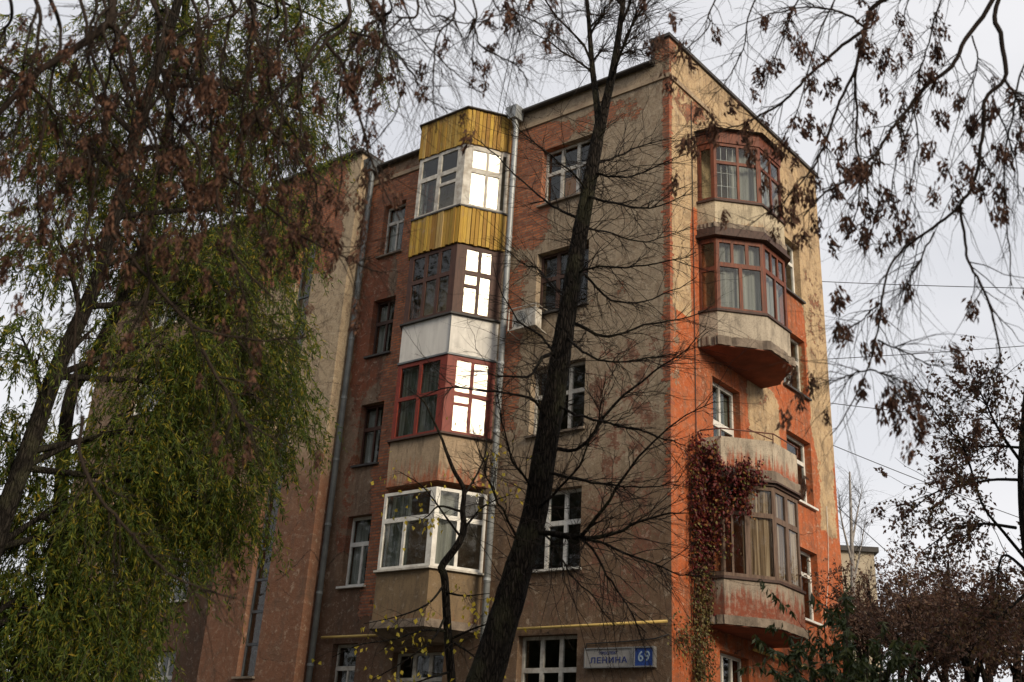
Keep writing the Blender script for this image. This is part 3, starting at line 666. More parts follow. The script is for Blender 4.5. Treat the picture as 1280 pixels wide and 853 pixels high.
# ------------------------------------------------------------------ trees
class Wood:
    """collects tapered limbs as one mesh"""
    def __init__(s): s.V = []; s.F4 = []; s.n = 0
    def limb(s, P, R, k):
        P = np.asarray(P, float); V = tube_verts(P, np.asarray(R, float), k); n = len(P)
        i = np.arange(n-1)[:,None]*k; j = np.arange(k)[None,:]; a = s.n+i+j; c = s.n+i+(j+1) % k
        s.F4.append(np.stack([a, c, c+k, a+k], -1).reshape(-1,4)); s.V.append(V.reshape(-1,3)); s.n += n*k
    def build(s, name, mat, parent, org):
        me = np_mesh(name, np.concatenate(s.V)-np.array(org), np.concatenate(s.F4)); return link(name, me, mat, parent, True)

def crom(P, n):
    P = np.asarray(P, float); Q = np.vstack([2*P[0]-P[1], P, 2*P[-1]-P[-2]]); m = len(P)-1
    t = np.linspace(0, m-1e-6, n); i = t.astype(int); f = (t-i)[:,None]
    a, b, c, d = Q[i], Q[i+1], Q[i+2], Q[i+3]
    return .5*((2*b)+(-a+c)*f+(2*a-5*b+4*c-d)*f**2+(-a+3*b-3*c+d)*f**3)

def unit(v): return v/(np.linalg.norm(v)+1e-9)
def grow(wood, P, R, n, lmin, lmax, along=.7, side=.8, up=0.0, droop=0.0, r=.006, k=3, t0=.12, wig=.12, pts=5):
    """n side twigs on the limb P; returns their polylines"""
    res = []
    m = len(P)
    for _ in range(n):
        t = t0+(1-t0)*rng.random(); x = t*(m-1); i = min(int(x), m-2); f = x-i
        p = P[i]*(1-f)+P[i+1]*f; tg = unit(P[i+1]-P[i]); rv = rng.normal(size=3); rv = unit(rv-tg*(rv@tg))
        d = unit(tg*along+rv*side+np.array([0,0,up])); L = lmin+(lmax-lmin)*rng.random()**1.5
        L *= 1.15-.5*t
        s_ = np.linspace(0, 1, pts)[:,None]; bend = rng.normal(size=3)*wig*L
        Q = p+d*s_*L+bend*s_**2+np.array([0,0,-droop*L])*s_**2
        Q[1:-1] += rng.normal(size=(pts-2,3))*L*.018
        rb = R[i]*(1-f)+R[i+1]*f; r0 = min(rb*.65, r)
        RR = r0*np.linspace(1, .3, pts); wood.limb(Q, RR, k); res.append((Q, RR))
    return res

def leaves(P, D, L, Wd, fold=.25):
    """n four-cornered leaves at P pointing along D; returns verts, tris"""
    n = len(P); rv = rng.normal(size=(n,3)); D = D/(np.linalg.norm(D, axis=1, keepdims=True)+1e-9)
    A = np.cross(D, rv); A /= np.linalg.norm(A, axis=1, keepdims=True)+1e-9; Nn = np.cross(A, D)
    L = np.asarray(L)[:,None]*np.ones((n,1)); Wd = np.asarray(Wd)[:,None]*np.ones((n,1))
    mid = P+D*L*.45
    V = np.stack([P, mid+A*Wd*.5+Nn*Wd*fold, P+D*L-Nn*L*.08, mid-A*Wd*.5+Nn*Wd*fold], 1).reshape(-1,3)
    b = (np.arange(n)*4)[:,None]
    F = np.concatenate([b+np.array([[0,1,2]]), b+np.array([[0,2,3]])], 1).reshape(-1,3)
    return V, F
def leaf_obj(name, P, D, L, Wd, mat, parent, org, fold=.25):
    V, F = leaves(np.asarray(P), np.asarray(D), L, Wd, fold); me = np_mesh(name, V-np.array(org), F)
    return tag(link(name, me, mat, parent), kind='stuff')
def path(pts, hd):
    """photo pixels (x,y[,dd]) to a world polyline around ground distance hd"""
    return np.array([at(p[0], p[1], hd+(p[2] if len(p) > 2 else 0)) for p in pts])
def px2m(w, hd): return w/FPX*hd*.93

# ---- the big bare tree in front of the corner
H = 14.0
tp = [(455,1260,58),(520,1080,60),(575,930,57),(603,860,53),(628,780,48),(652,700,42),(669,640,38),(682,560,36),(694,490,34),(703,430,30),(713,370,27),(722,310,25),(733,250,22),(742,200,20),(750,155,17)]
T0 = path([(x,y) for x,y,_ in tp], H); base = T0[0].copy(); base[2] = 0; T0[0] = base
RT = np.array([wd*.41/FPX*float((p-CAM)@_f) for p, (_,_,wd) in zip(T0, tp)]); RT[0] *= 1.35
tree = empty('bare_tree', 'large dark leaning tree with bare twigs in front of the grey stucco wall', 'tree', tuple(base))
wd = Wood(); tw = Wood()
nT = 70; TP = crom(T0, nT); TR = np.interp(np.linspace(0, 1, nT), np.linspace(0, 1, len(RT)), RT)
V = tube_verts(TP, TR, 20); V += rng.normal(size=V.shape)*TR[:,None,None]*.035
i = np.arange(nT-1)[:,None]*20; j = np.arange(20)[None,:]
wd.V.append(V.reshape(-1,3)); wd.F4.append(np.stack([i+j, i+(j+1)%20, i+(j+1)%20+20, i+j+20], -1).reshape(-1,4)); wd.n = nT*20
forks = [([(749,165),(746,130,.05),(741,90,.15),(738,55,.2),(735,15,.2),(728,-40,.3),(720,-130,.6),(700,-230,1)], 12, 6),
         ([(750,165),(757,130,-.05),(765,95,-.1),(771,60,-.1),(776,25,-.1),(782,-20,-.1),(795,-120,0),(812,-240,.2)], 16, 7)]
fork_limbs = []
for pts, w0, w1 in forks:
    P = crom(path(pts, H), 26); R = np.linspace(px2m(w0, H)*.5, px2m(w1, H)*.25, 26); wd.limb(P, R, 10); fork_limbs.append((P, R))
br = [  # right side
 [(668,665),(700,668,-.4),(726,672,-.7),(748,646,-1),(767,619,-1.2),(800,575,-1.3),(847,532,-1.4),(891,505,-1.5)],
 [(690,668,-.2),(720,673,-.6),(755,672,-.8),(790,656,-.9),(835,640,-1),(870,637,-1)],
 [(690,560,.1),(725,560,-.3),(765,507,-.6),(804,470,-.7),(840,443,-.8),(880,408,-1)],
 [(700,400),(722,406,.3),(751,421,.7),(773,421,.8),(812,408,1),(857,400,1.2),(890,385,1.2)],
 [(716,345),(739,335,-.2),(785,333,-.5),(837,322,-.7),(868,309,-.8)],
 [(714,345),(733,345,.3),(762,371,.6),(798,377,.8),(834,363,1),(870,346,1.1)],
 [(728,285),(745,288,.2),(777,296,.6),(808,299,.7),(834,288,.9),(865,275,1)],
 [(740,215),(760,220,-.2),(785,221,-.4),(824,208,-.6),(868,195,-.8)],
 [(742,205),(760,200,.3),(777,190,.4),(803,180,.6),(840,172,.8)],
 [(720,672,-.6),(736,682,-.8),(762,721,-1),(785,752,-1.1),(808,781,-1.2)],
 [(725,672,-.6),(744,677,-.9),(775,695,-1.2),(803,708,-1.4),(839,721,-1.6),(868,726,-1.7)],
 [(672,660),(700,688,-.5),(715,716,-.7),(746,747,-.9),(777,786,-1.1)],
 [(735,245),(755,252,-.5),(790,262,-.9),(830,262,-1.2),(862,250,-1.3)],
 [(706,420),(730,440,-.6),(760,452,-1),(800,448,-1.4),(845,440,-1.6)],
 [(695,505),(722,520,-.5),(760,535,-1),(810,548,-1.3),(850,560,-1.5)],
 [(684,590),(715,598,-.5),(755,605,-.9),(800,612,-1.2),(850,605,-1.5)],
 [(668,640),(700,610,-.6),(722,570,-.9),(735,520,-1.1),(742,470,-1.3)],
 # left side
 [(728,275),(700,263,.4),(684,252,.6),(650,229,1),(613,193,1.4),(585,170,1.6)],
 [(698,440),(681,446,-.3),(672,458,-.5),(653,470,-.7),(620,470,-.9),(585,462,-1)],
 [(688,530),(660,494,-.4),(615,490,-.9),(564,486,-1.2),(520,500,-1.4)],
 [(670,620),(653,592,-.3),(636,573,-.6),(623,531,-.8),(618,480,-.9)],
 [(655,690),(630,640,-.4),(610,600,-.7),(600,550,-.9)],
 [(712,370),(690,360,.4),(665,340,.8),(640,330,1.1),(610,300,1.4)],
 [(700,450),(675,420,.4),(650,400,.7),(630,370,1),(615,330,1.2)],
 [(735,240),(715,215,-.4),(690,190,-.8),(660,170,-1.1),(630,140,-1.3)]]
limbs = []
for k_, pts in enumerate(br):
    P = crom(path(pts, H), 18); P[4:] += np.cumsum(rng.normal(size=(14,3))*.012, 0)
    r0 = px2m(rng.uniform(5, 7.5) if k_ in (0,1,2,3,18) else rng.uniform(3.2, 5), H)*.5
    R = np.linspace(r0, .005, 18); wd.limb(P, R, 6); limbs.append((P, R))
for (P, R) in fork_limbs:
    for Q, RR in grow(wd, P, R, 10, .6, 2.3, .75, .75, .25, .1, .02, 5, .1, .15, 8): limbs.append((Q, RR))
lv2 = []
for P, R in limbs: lv2 += grow(tw, P, R, 24, .25, 1.3, .85, .6, .0, .05, .0065, 3, .08, .18, 6)
for P, R in lv2: grow(tw, P, R, 6, .12, .55, .9, .6, .02, .02, .0038, 3, .15, .15, 4)
for q in grow(tw, TP[22:], TR[22:], 210, .3, 1.5, .35, .9, -.05, .12, .007, 3, 0, .2, 6): grow(tw, *q, 4, .15, .5, .9, .6, 0, .05, .004, 3, .2, .15, 4)
wd.build('trunk', m_bark, tree, base); tag(tw.build('twigs', m_twig, tree, base), kind='stuff')

# ---- young tree with a few yellow leaves before the white framed bay
H2 = 19.0
sp = path([(585,1110),(575,1000),(567,880),(560,793),(556,723),(552,709),(571,683),(580,661),(578,639),(580,612),(568,590),(558,565),(552,548),(539,520),(528,500),(507,485)], H2)
base2 = sp[0].copy(); base2[2] = 0; sp[0] = base2
tree2 = empty('young_tree', 'thin crooked young tree with scattered yellow leaves before the white framed bay', 'tree', tuple(base2))
wd = Wood(); tw = Wood(); P = crom(sp, 50); R = np.concatenate([np.linspace(.075, .055, 24), np.linspace(.048, .005, 26)]); wd.limb(P, R, 9)
lim = []
for pts in [[(580,661),(600,637,-.2),(618,626,-.4),(640,618,-.6)], [(578,640),(549,633,-.2),(534,646,-.4),(515,655,-.5)], [(560,790),(530,788,-.3),(490,800,-.6),(450,806,-.8),(415,822,-1)],
            [(561,800),(600,783,-.3),(630,778,-.5)], [(556,730),(535,755,-.4),(500,770,-.7),(455,780,-1)], [(562,800),(585,815,-.4),(610,835,-.7)], [(557,770),(540,800,-.6),(500,830,-.9),(465,850,-1.1)],
            [(580,620),(598,590,.2),(608,560,.3),(606,525,.5)], [(556,740),(580,745,-.5),(612,742,-.8)], [(575,670),(560,650,-.5),(530,610,-.8),(500,590,-1)], [(563,840),(530,850,-.5),(480,870,-.8)]]:
    Q = crom(path(pts, H2), 12); RR = np.linspace(.022, .005, 12); wd.limb(Q, RR, 5); lim.append((Q, RR))
l2 = []
for q in lim: l2 += grow(tw, *q, 9, .2, .8, .8, .7, .05, .1, .006, 3, .1, .2, 5)
for q in list(l2): l2 += grow(tw, *q, 3, .1, .4, .8, .7, 0, .1, .004, 3, .2, .2, 4)
tips = np.array([q[0][-1] for q in l2]); sel = rng.choice(len(tips), 260, False); tp_ = tips[sel]; tp_ = tp_[(tp_[:,2] < 9.0)]
wd.build('trunk', m_bark, tree2, base2); tag(tw.build('twigs', m_twig, tree2, base2), kind='stuff')
leaf_obj('foliage', tp_, np.tile([0,0,-1.], (len(tp_),1))+rng.normal(size=(len(tp_),3))*.5, rng.uniform(.06,.10,len(tp_)), rng.uniform(.045,.07,len(tp_)), m_yellow, tree2, base2)

# ---- willow on the left
H3 = 16.0
def willow(label, trunk, hd, w0, blobs, nleaf, limb_n, seed_dir=-1):
    tpth = path(trunk, hd); b3 = tpth[0].copy(); b3[2] = 0; tpth[0] = b3
    t3 = empty('willow_tree', label, 'tree', tuple(b3))
    wd = Wood(); tw = Wood(); P = crom(tpth, 60); R = np.linspace(px2m(w0, hd)*.5*1.3, .06, 60); wd.limb(P, R, 14)
    LP_, LD_ = [], []
    tot = sum(b[3]*b[3]*b[5] for b in blobs)
    for (px, py, dd, rp, rv, dens) in blobs:
        c = at(px, py, hd+dd); r = px2m(rp, hd+dd); rz = px2m(rv, hd+dd)
        # a limb from the trunk to the clump
        k_ = np.argmin(np.linalg.norm(P-(c-np.array([0,0,rz*1.2])), axis=1)); a = P[min(k_, 55)]
        Q = crom([a, (a+c)/2+np.array([0,0,.3*r]), c+np.array([0,0,.3*rz])], 12); RR = np.linspace(min(.05, R[min(k_,55)]*.6), .01, 12); wd.limb(Q, RR, 6)
        subs = grow(wd, Q, RR, 7, r*.6, r*1.1, .6, .8, .2, .15, .022, 4, .3, .2, 7)
        ns = int(nleaf*rp*rp*dens/tot/28)
        for _ in range(ns):
            v = rng.normal(size=3); v = unit(v)*rng.random()**.42; s0 = c+v*np.array([r, r, rz])
            L = rng.uniform(.25, .95); dr = unit(np.array([v[0], v[1], 0])+rng.normal(size=3)*.3)
            s_ = np.linspace(0, 1, 6)[:,None]; Qs = s0+dr*s_*L*.55+np.array([0,0,-L*.85])*s_**1.5+rng.normal(size=3)*.08*s_
            if rng.random() < .5: tw.limb(Qs, np.linspace(.006, .002, 6), 3)
            m = int(rng.uniform(20, 36)); tt = rng.random(m)*4.999; i_ = tt.astype(int); f_ = (tt-i_)[:,None]
            LP_.append(Qs[i_]*(1-f_)+Qs[i_+1]*f_); LD_.append(np.array([0,0,-.9])+dr*.4+rng.normal(size=(m,3))*.55)
    LP_ = np.concatenate(LP_); LD_ = np.concatenate(LD_); n = len(LP_)
    wd.build('trunk', m_wbark, t3, b3); tag(tw.build('twigs', m_wtwig, t3, b3), kind='stuff')
    leaf_obj('foliage', LP_, LD_, rng.uniform(.06,.15,n), rng.uniform(.012,.028,n), m_willow, t3, b3)
willow('tall leaning willow with narrow green and yellow leaves before the stair tower',
       [(-150,1120),(-60,850),(0,660),(40,550),(72,460),(100,400),(125,340),(145,265),(167,184),(197,82),(223,0),(250,-120),(270,-260)], H3, 21,
       [(60,300,0,70,70,.7),(30,90,1,90,80,.75),(140,130,1,80,70,.7),(60,190,1.5,80,60,.6),(260,60,1.5,90,80,.9),(180,40,2,90,70,.7),(370,40,2,80,80,1.1),(445,60,2.5,60,70,.9),(330,150,2,90,80,1.3),(255,210,1.5,80,60,1.1),(170,250,1.5,70,60,.7),
        (390,160,2.5,55,80,.8),(250,330,1,80,70,1.2),(330,290,2,80,90,1.2),(310,420,2,90,90,1.3),(220,450,1,80,80,1.2),(350,520,2.5,60,80,1.2),(260,570,2,90,80,1.3),(170,560,1,80,70,1.1),
        (120,420,.5,40,60,.8),(20,430,0,50,60,.8),(10,560,1,70,70,1.0),(110,650,1,80,70,1.2),(200,680,2,70,60,1.2),(290,650,2.5,55,50,1.0),(60,760,1,80,60,1.2),(150,760,1.5,70,60,1.2),(30,680,2,60,60,1.1),(100,840,1,90,60,1.1),(-20,800,1,80,90,1.2),
        (400,-90,2,150,70,.8),(200,-100,1,170,70,.6)], 245000, 8)
willow('second willow with a dark upright trunk behind the leaning one',
       [(60,1000),(70,700),(85,510),(110,460),(131,418),(157,368),(187,280),(205,180),(225,60),(240,-60)], 18.5, 15,
       [(150,220,.5,70,60,.5),(90,180,1,60,60,.4),(280,480,1,70,80,.9),(220,620,1,70,60,.9),(180,330,.5,60,60,.7)], 36000, 5)

# ---- dry-seeded maples reaching in from both sides, close to the camera
def cluster_mesh(k_):
    n = 30; z = -np.linspace(0, .12, n); P = np.stack([rng.normal(size=n)*.016, rng.normal(size=n)*.016, z], 1)
    D = np.stack([rng.normal(size=n)*.38, rng.normal(size=n)*.38, -np.ones(n)], 1)
    V, F = leaves(P, D, rng.uniform(.04,.06,n), rng.uniform(.013,.022,n), .3)
    w_ = Wood(); w_.limb(np.array([[0,0,.02],[.004,0,-.04],[0,.003,-.1]]), [.0022,.0018,.001], 3)
    me = np_mesh('seed_cluster', np.concatenate([V, w_.V[0]]), [F, w_.F4[0]+len(V)]); me.materials.append(m_samara); return me
CL = [cluster_mesh(k_) for k_ in range(7)]
def maple(label, trunk, hd, paths, n_tw, n_cl, rad, dens=None, tw_len=(.12,.55), thick=1.0, n_more=0):
    P0 = np.array(trunk, float); b4 = P0[0].copy()
    t4 = empty('maple_tree', label, 'tree', tuple(b4))
    wd = Wood(); tw = Wood(); st = Wood(); P = crom(P0, 60); R = np.linspace(.2, .07, 60); st.limb(P, R, 14)
    lim = []
    for w0, w1, pts in paths:
        w0, w1 = w0*thick, w1*thick; Q = path(pts, hd)
        if pts[0][1] <= 0 or pts[0][0] <= 0 or pts[0][0] >= 1280:                       # starts outside the frame: lead it back to the stem
            a = P[np.argmin(np.linalg.norm(P-Q[0], axis=1))]; Q = np.vstack([a, Q]) if np.linalg.norm(a-Q[0]) > .05 else Q
        m = len(Q)*5; Q = crom(Q, m); Q[3:] += np.cumsum(rng.normal(size=(m-3,3))*.004, 0)
        RR = np.linspace(px2m(w0, hd)*.42, px2m(w1, hd)*.38, m); wd.limb(Q, RR, 6); lim.append((Q, RR))
    l2 = []
    for q in lim: l2 += grow(tw, *q, n_tw, *tw_len, .7, .7, 0, .35, .0042, 3, .2, .2, 6)
    l3 = []
    for q in l2: l3 += grow(tw, *q, 2, .1, .35, .7, .7, -.1, .4, .0026, 3, .2, .2, 5)
    st.build('trunk', m_bark, t4, b4); wd.build('branches', m_twig, t4, b4); tag(tw.build('twigs', m_twig, t4, b4), kind='stuff')
    cand = [q[0][-1] for q in l3]+[q[0][-1] for q in l2]+[q[0][3] for q in l2]
    rng.shuffle(cand); n = 0; rest = []
    for c in cand:
        v = c-CAM; zc = v@_f
        if zc <= 0: continue
        px, py = CX+FPX*(v@_r)/zc, CY-FPX*(v@_u)/zc
        if not (-60 < px < 1340 and -60 < py < 900): continue                             # clusters only on the part of the crown in view
        if dens and rng.random() > dens(px, py): continue
        if n >= n_cl:                                                                      # past the limit: the rest as one mesh
            me = CL[rng.integers(7)]; k_ = rng.uniform(.6, 1.2)*rad; V = np.array([v.co[:] for v in me.vertices]); a = rng.random()*6.28
            V = V@np.array([[math.cos(a),math.sin(a),0],[-math.sin(a),math.cos(a),0],[0,0,1]])*k_+c; rest.append(V); n += 1
            if n >= n_cl+n_more: break
            continue
        o = bpy.data.objects.new('seed_cluster', CL[rng.integers(7)]); COL.objects.link(o); o.parent = t4
        o.location = tuple(c-b4); o.rotation_euler = (rng.normal()*.2, rng.normal()*.2, rng.random()*6.28); k_ = rng.uniform(.75, 1.35)*rad; o.scale = (k_,k_,k_)
        n += 1
        if n >= n_cl+n_more: break
    if rest:
        nl = 30; V = np.concatenate([v[:nl*4] for v in rest]); b_ = (np.arange(len(V)//4)*4)[:,None]
        F = np.concatenate([b_+np.array([[0,1,2]]), b_+np.array([[0,2,3]])], 1).reshape(-1,3)
        tag(link('small_seed_clusters', np_mesh('small_seed_clusters', V-b4, F), m_samara, t4), kind='stuff')
    return t4
mapR = [(13,8,[(1250,-60),(1105,0),(1083,36)]),
 (7,2,[(1083,36),(1050,60),(1010,100),(985,125),(955,140),(925,155),(890,165),(850,180)]),
 (7,2,[(1083,36),(1070,80),(1050,120),(1035,170),(1025,200),(1010,225),(985,255),(940,285)]),
 (6,2,[(1080,40),(1068,95),(1069,150),(1070,200),(1070,250),(1060,285)]),
 (5,2,[(1083,36),(1060,20),(1030,10),(1000,12),(960,22),(915,38)]),
 (10,3,[(1245,-5),(1210,50),(1190,85),(1155,115),(1130,145),(1110,170),(1090,200),(1060,225),(1030,240),(1005,265)]),
 (9,2,[(1250,-5),(1253,50),(1256,100),(1235,125),(1230,160),(1225,200),(1215,240),(1195,265),(1160,295),(1130,315),(1110,345),(1102,380),(1098,420),(1085,465),(1060,520),(1040,550)]),
 (5,2,[(1256,100),(1275,130),(1290,160)]),
 (5,2,[(1200,258),(1205,300),(1215,330),(1235,370),(1245,410),(1245,450),(1215,480),(1190,492)]),
 (3.5,1.5,[(1168,290),(1150,330),(1135,365),(1128,400)]),
 (4,2,[(1290,60),(1262,170),(1258,230),(1262,300),(1268,360)]),
 (4,2,[(1180,-10),(1165,40),(1150,90),(1140,150),(1120,200),(1112,250)]),
 (4,2,[(1000,-10),(985,30),(970,70),(955,110)]),
 (3,1.5,[(1140,-10),(1130,30),(1110,60),(1100,110)]),
 (4,1.5,[(900,-10),(890,30),(865,60),(830,75)]),(4,1.5,[(950,-10),(930,60),(910,100),(890,120)]),(4,1.5,[(1050,-10),(1020,60),(1000,130),(970,190),(950,220)]),(3,1.5,[(1215,45),(1225,90),(1205,140),(1190,190)]),(3,1.5,[(1140,130),(1150,180),(1140,230),(1150,270)]),(3,1.5,[(1240,120),(1265,190),(1275,260)]),(3,1.5,[(1100,185),(1085,230),(1090,280),(1075,320)]),
 (3,1.5,[(1102,378),(1075,400),(1055,415)]), (3,1.5,[(1097,425),(1125,440),(1150,455),(1170,462)]), (3,1.5,[(1088,462),(1110,468),(1125,480)]),(3,1.5,[(1088,462),(1060,470),(1035,480)])]
maple('dry-seeded maple branches hanging across the white sky beside the end wall', [tuple(at(2250,900,6.6)[:2])+(0,), at(2200,500,6.6), at(2000,60,6.6), at(1620,-150,6.6), at(1380,-180,6.6), at(1200,-190,6.6), at(1050,-210,6.6), at(940,-230,6.6)], 6.6, mapR, 26, 240, .85,
      lambda x, y: (.8 if x > 960 else .45) if y < 290 else .16)
mapL = [(15,9,[(160,-80),(141,0),(135,30),(108,56),(66,82),(33,112),(-10,155)]),
 (8,3,[(135,30),(160,50),(170,80),(180,130),(195,165),(200,200),(195,250),(170,310),(140,360)]),
 (7,3,[(40,-10),(45,40),(40,80),(30,130),(22,170),(15,240)]),
 (7,3,[(431,-10),(405,56),(360,110),(320,150),(290,220)]),
 (6,2,[(405,50),(424,75),(434,108),(454,157),(464,190),(483,236),(500,280)]),
 (6,3,[(300,-10),(310,60),(300,140),(305,220),(290,300),(310,380)]),
 (6,2,[(131,280),(184,345),(230,401),(269,421),(328,427),(377,423)]), (5,2,[(253,437),(279,487),(305,526),(354,555)]),
 (6,2,[(103,520),(103,560),(120,605),(165,660),(192,694),(240,728),(299,740)]),
 (7,3,[(190,-10),(200,60),(210,110),(220,150),(215,230),(200,300),(131,280)]),
 (6,3,[(240,-10),(250,60),(262,130),(270,210),(275,280),(300,330),(340,370)]),
 (6,2,[(350,-10),(350,60),(355,130),(350,200),(360,270),(375,330)]),
 (5,2,[(477,-10),(455,40),(430,80),(420,140),(425,200),(420,260)]),
 (5,2,[(520,-10),(500,30),(470,60),(440,90)]),
 (4,1.5,[(565,-10),(546,50),(543,90),(542,130),(545,170)]), (4,1.5,[(590,-10),(597,30),(610,60),(640,80),(655,92),(662,110)]),
 (4,1.5,[(440,40),(480,55),(510,85),(530,120),(560,140)]), (4,2,[(640,-10),(645,20),(650,45)]),(3,1.5,[(700,-10),(690,25),(695,55)]),(3,1.5,[(610,-10),(635,15),(680,40),(715,70),(725,95)]),(3,1.5,[(760,-10),(720,10),(680,15),(640,40)]),(3,1.5,[(530,-10),(560,20),(600,25),(640,15)]),(3,1.5,[(500,-10),(520,40),(560,80),(600,110)]),(3,1.5,[(790,-10),(810,20),(815,50)]),
 (6,3,[(95,-10),(110,60),(130,120),(125,190),(110,260),(103,330),(95,430),(103,520)]), (5,2,[(145,240),(175,300),(180,370),(150,430),(120,480)]),
 (6,2,[(-20,60),(30,100),(70,150),(75,210),(50,280),(20,330)]), (5,2,[(220,150),(250,200),(240,270),(250,340),(300,390),(305,440)]), (5,2,[(270,210),(320,250),(370,300),(430,330),(470,345)]),
 (5,2,[(200,120),(150,180),(100,210),(60,270)]), (5,2,[(320,150),(370,190),(400,240),(395,290)])]
for k_ in range(20):
    x, y = rng.uniform(-10, 510), -12.0; p_ = [(x, y)]; dx = rng.normal()*14
    for j_ in range(rng.integers(4, 8)): dx = dx*.6+rng.normal()*18; x += dx; y += rng.uniform(35, 65); p_.append((x, y, rng.normal()*.15))
    mapL.append((rng.uniform(4, 7), 1.6, p_))
maple('dry-seeded maple with dangling rust brown bunches in front of the willow', [tuple(at(-1000,900,5.6)[:2])+(0,), at(-900,500,5.6), at(-700,60,5.6), at(-350,-110,5.6), at(-120,-160,5.6), at(60,-190,5.6), at(300,-230,5.6), at(520,-250,5.6), at(720,-270,5.6)], 5.6, mapL, 26, 300, .75,
      lambda x, y: (.9 if x < 500 else .3)*(1.0 if y < 330 else .5 if y < 480 else .15)*(.8 if x < 170 else 1)*(.35 if x > 480 and y > 110 else 1), thick=1.3, n_more=110)

# ---- brown-leaved tree at the right edge
def small_tree(name, label, trunk, limbs_px, hd, r0, nt, nleaf, lsize, mat, group=None, tl=(.3,1.2), bark=None):
    P0 = path(trunk, hd); b5 = P0[0].copy(); b5[2] = 0; P0[0] = b5
    t5 = empty(name, label, 'tree', tuple(b5), group); wd = Wood(); tw = Wood(); P = crom(P0, 30); R = np.linspace(r0, .03, 30); wd.limb(P, R, 9)
    lim = [(P, R)]
    for pts in limbs_px: Q = crom(path(pts, hd), 16); RR = np.linspace(r0*.32, .006, 16); wd.limb(Q, RR, 6); lim.append((Q, RR))
    l2 = []
    for q in lim: l2 += grow(tw, *q, nt, *tl, .75, .7, .05, .1, .008, 3, .25, .2, 6)
    l3 = []
    for q in l2: l3 += grow(tw, *q, 5, tl[0]*.4, tl[1]*.45, .8, .7, 0, .1, .004, 3, .15, .2, 4)
    wd.build('trunk', bark or m_bark, t5, b5); tag(tw.build('twigs', m_twig, t5, b5), kind='stuff')
    if nleaf:
        allq = l2+l3; ii = rng.integers(len(allq), size=nleaf); LP_ = []
        for k_ in ii:
            Q = allq[k_][0]; x = rng.random()*(len(Q)-1.001); i_ = int(x); LP_.append(Q[i_]+(Q[i_+1]-Q[i_])*(x-i_))
        LP_ = np.array(LP_)+rng.normal(size=(nleaf,3))*.015
        leaf_obj('foliage', LP_, np.tile([0,0,-.7], (nleaf,1))+rng.normal(size=(nleaf,3))*.7, rng.uniform(.6,1.2,nleaf)*lsize, rng.uniform(.4,.75,nleaf)*lsize, mat, t5, b5)
    return t5
small_tree('brown_leaved_tree', 'thin branched tree with small dry brown leaves beyond the maple branches', [(1370,1040),(1335,900),(1305,780),(1283,690),(1276,600),(1280,520),(1286,450)],
    [[(1283,700),(1255,666,-.3),(1227,629,-.5),(1205,561,-.7),(1177,527,-.8),(1141,473,-1)], [(1270,660,-.2),(1230,655,-.5),(1193,662,-.7),(1152,690,-.9)], [(1276,600),(1240,600,-.4),(1200,608,-.8),(1165,618,-1),(1128,649,-1.2)],
     [(1290,720),(1255,694,.3),(1246,732,.5),(1244,770,.6)], [(1278,560),(1245,558,.3),(1205,560,.5)],
     [(1278,580),(1250,540,-.6),(1230,500,-.9),(1215,470,-1)], [(1285,740),(1250,770,-.5),(1215,790,-1)]], 18, .075, 28, 6500, .068, m_brown_leaf)
# ---- plum-coloured thicket beyond, each a small tree of its own
for k_, (px, top, hd, wpx, lab) in enumerate([(1085,735,30,60,'plum coloured small tree close beside the end wall corner'), (1130,722,33,65,'plum coloured small tree beside the pale far building'), (1185,712,31,75,'tallest plum coloured small tree in the far thicket'),
        (1240,725,28,70,'plum coloured small tree under the brown leaved branches'), (1150,770,25,70,'low plum coloured tree in front of the far thicket'), (1215,775,24,70,'low bushy plum tree under the brown leaved tree'), (1275,760,26,60,'plum coloured tree beside the brown leaved trunk')]):
    top -= 22; lb = []
    for j_ in range(9):
        a = rng.uniform(-1, 1); lb.append([(px+a*8, 860-j_*8, rng.normal()*.2), (px+a*wpx*.5, 830-(830-top)*rng.uniform(.2,.6), rng.normal()*1.2), (px+a*wpx*rng.uniform(.8,1.1), top+(860-top)*rng.uniform(.0,.55), rng.normal()*2)])
    small_tree('plum_tree', lab, [(px,1040),(px+3,930),(px-4,840),(px+2,780),(px,top+12)], lb, hd, .13, 16, 5200, .075, m_plum, 'plum coloured trees of the thicket', (.4,1.5))
small_tree('birch_tree', 'pale leafless birch rising behind the end of the orange wall', [(1062,1000),(1064,850),(1066,740),(1064,660),(1062,590)], [[(1065,740),(1075,690,.3),(1082,650,.5)], [(1064,700),(1052,650,-.4),(1048,612,-.6)], [(1065,680),(1072,640,.6),(1078,610,.8)],[(1066,770),(1082,740,.6),(1090,715,.8)]],
    44, .14, 26, 0, .05, m_brown_leaf, None, (.5,1.9), m_birch)

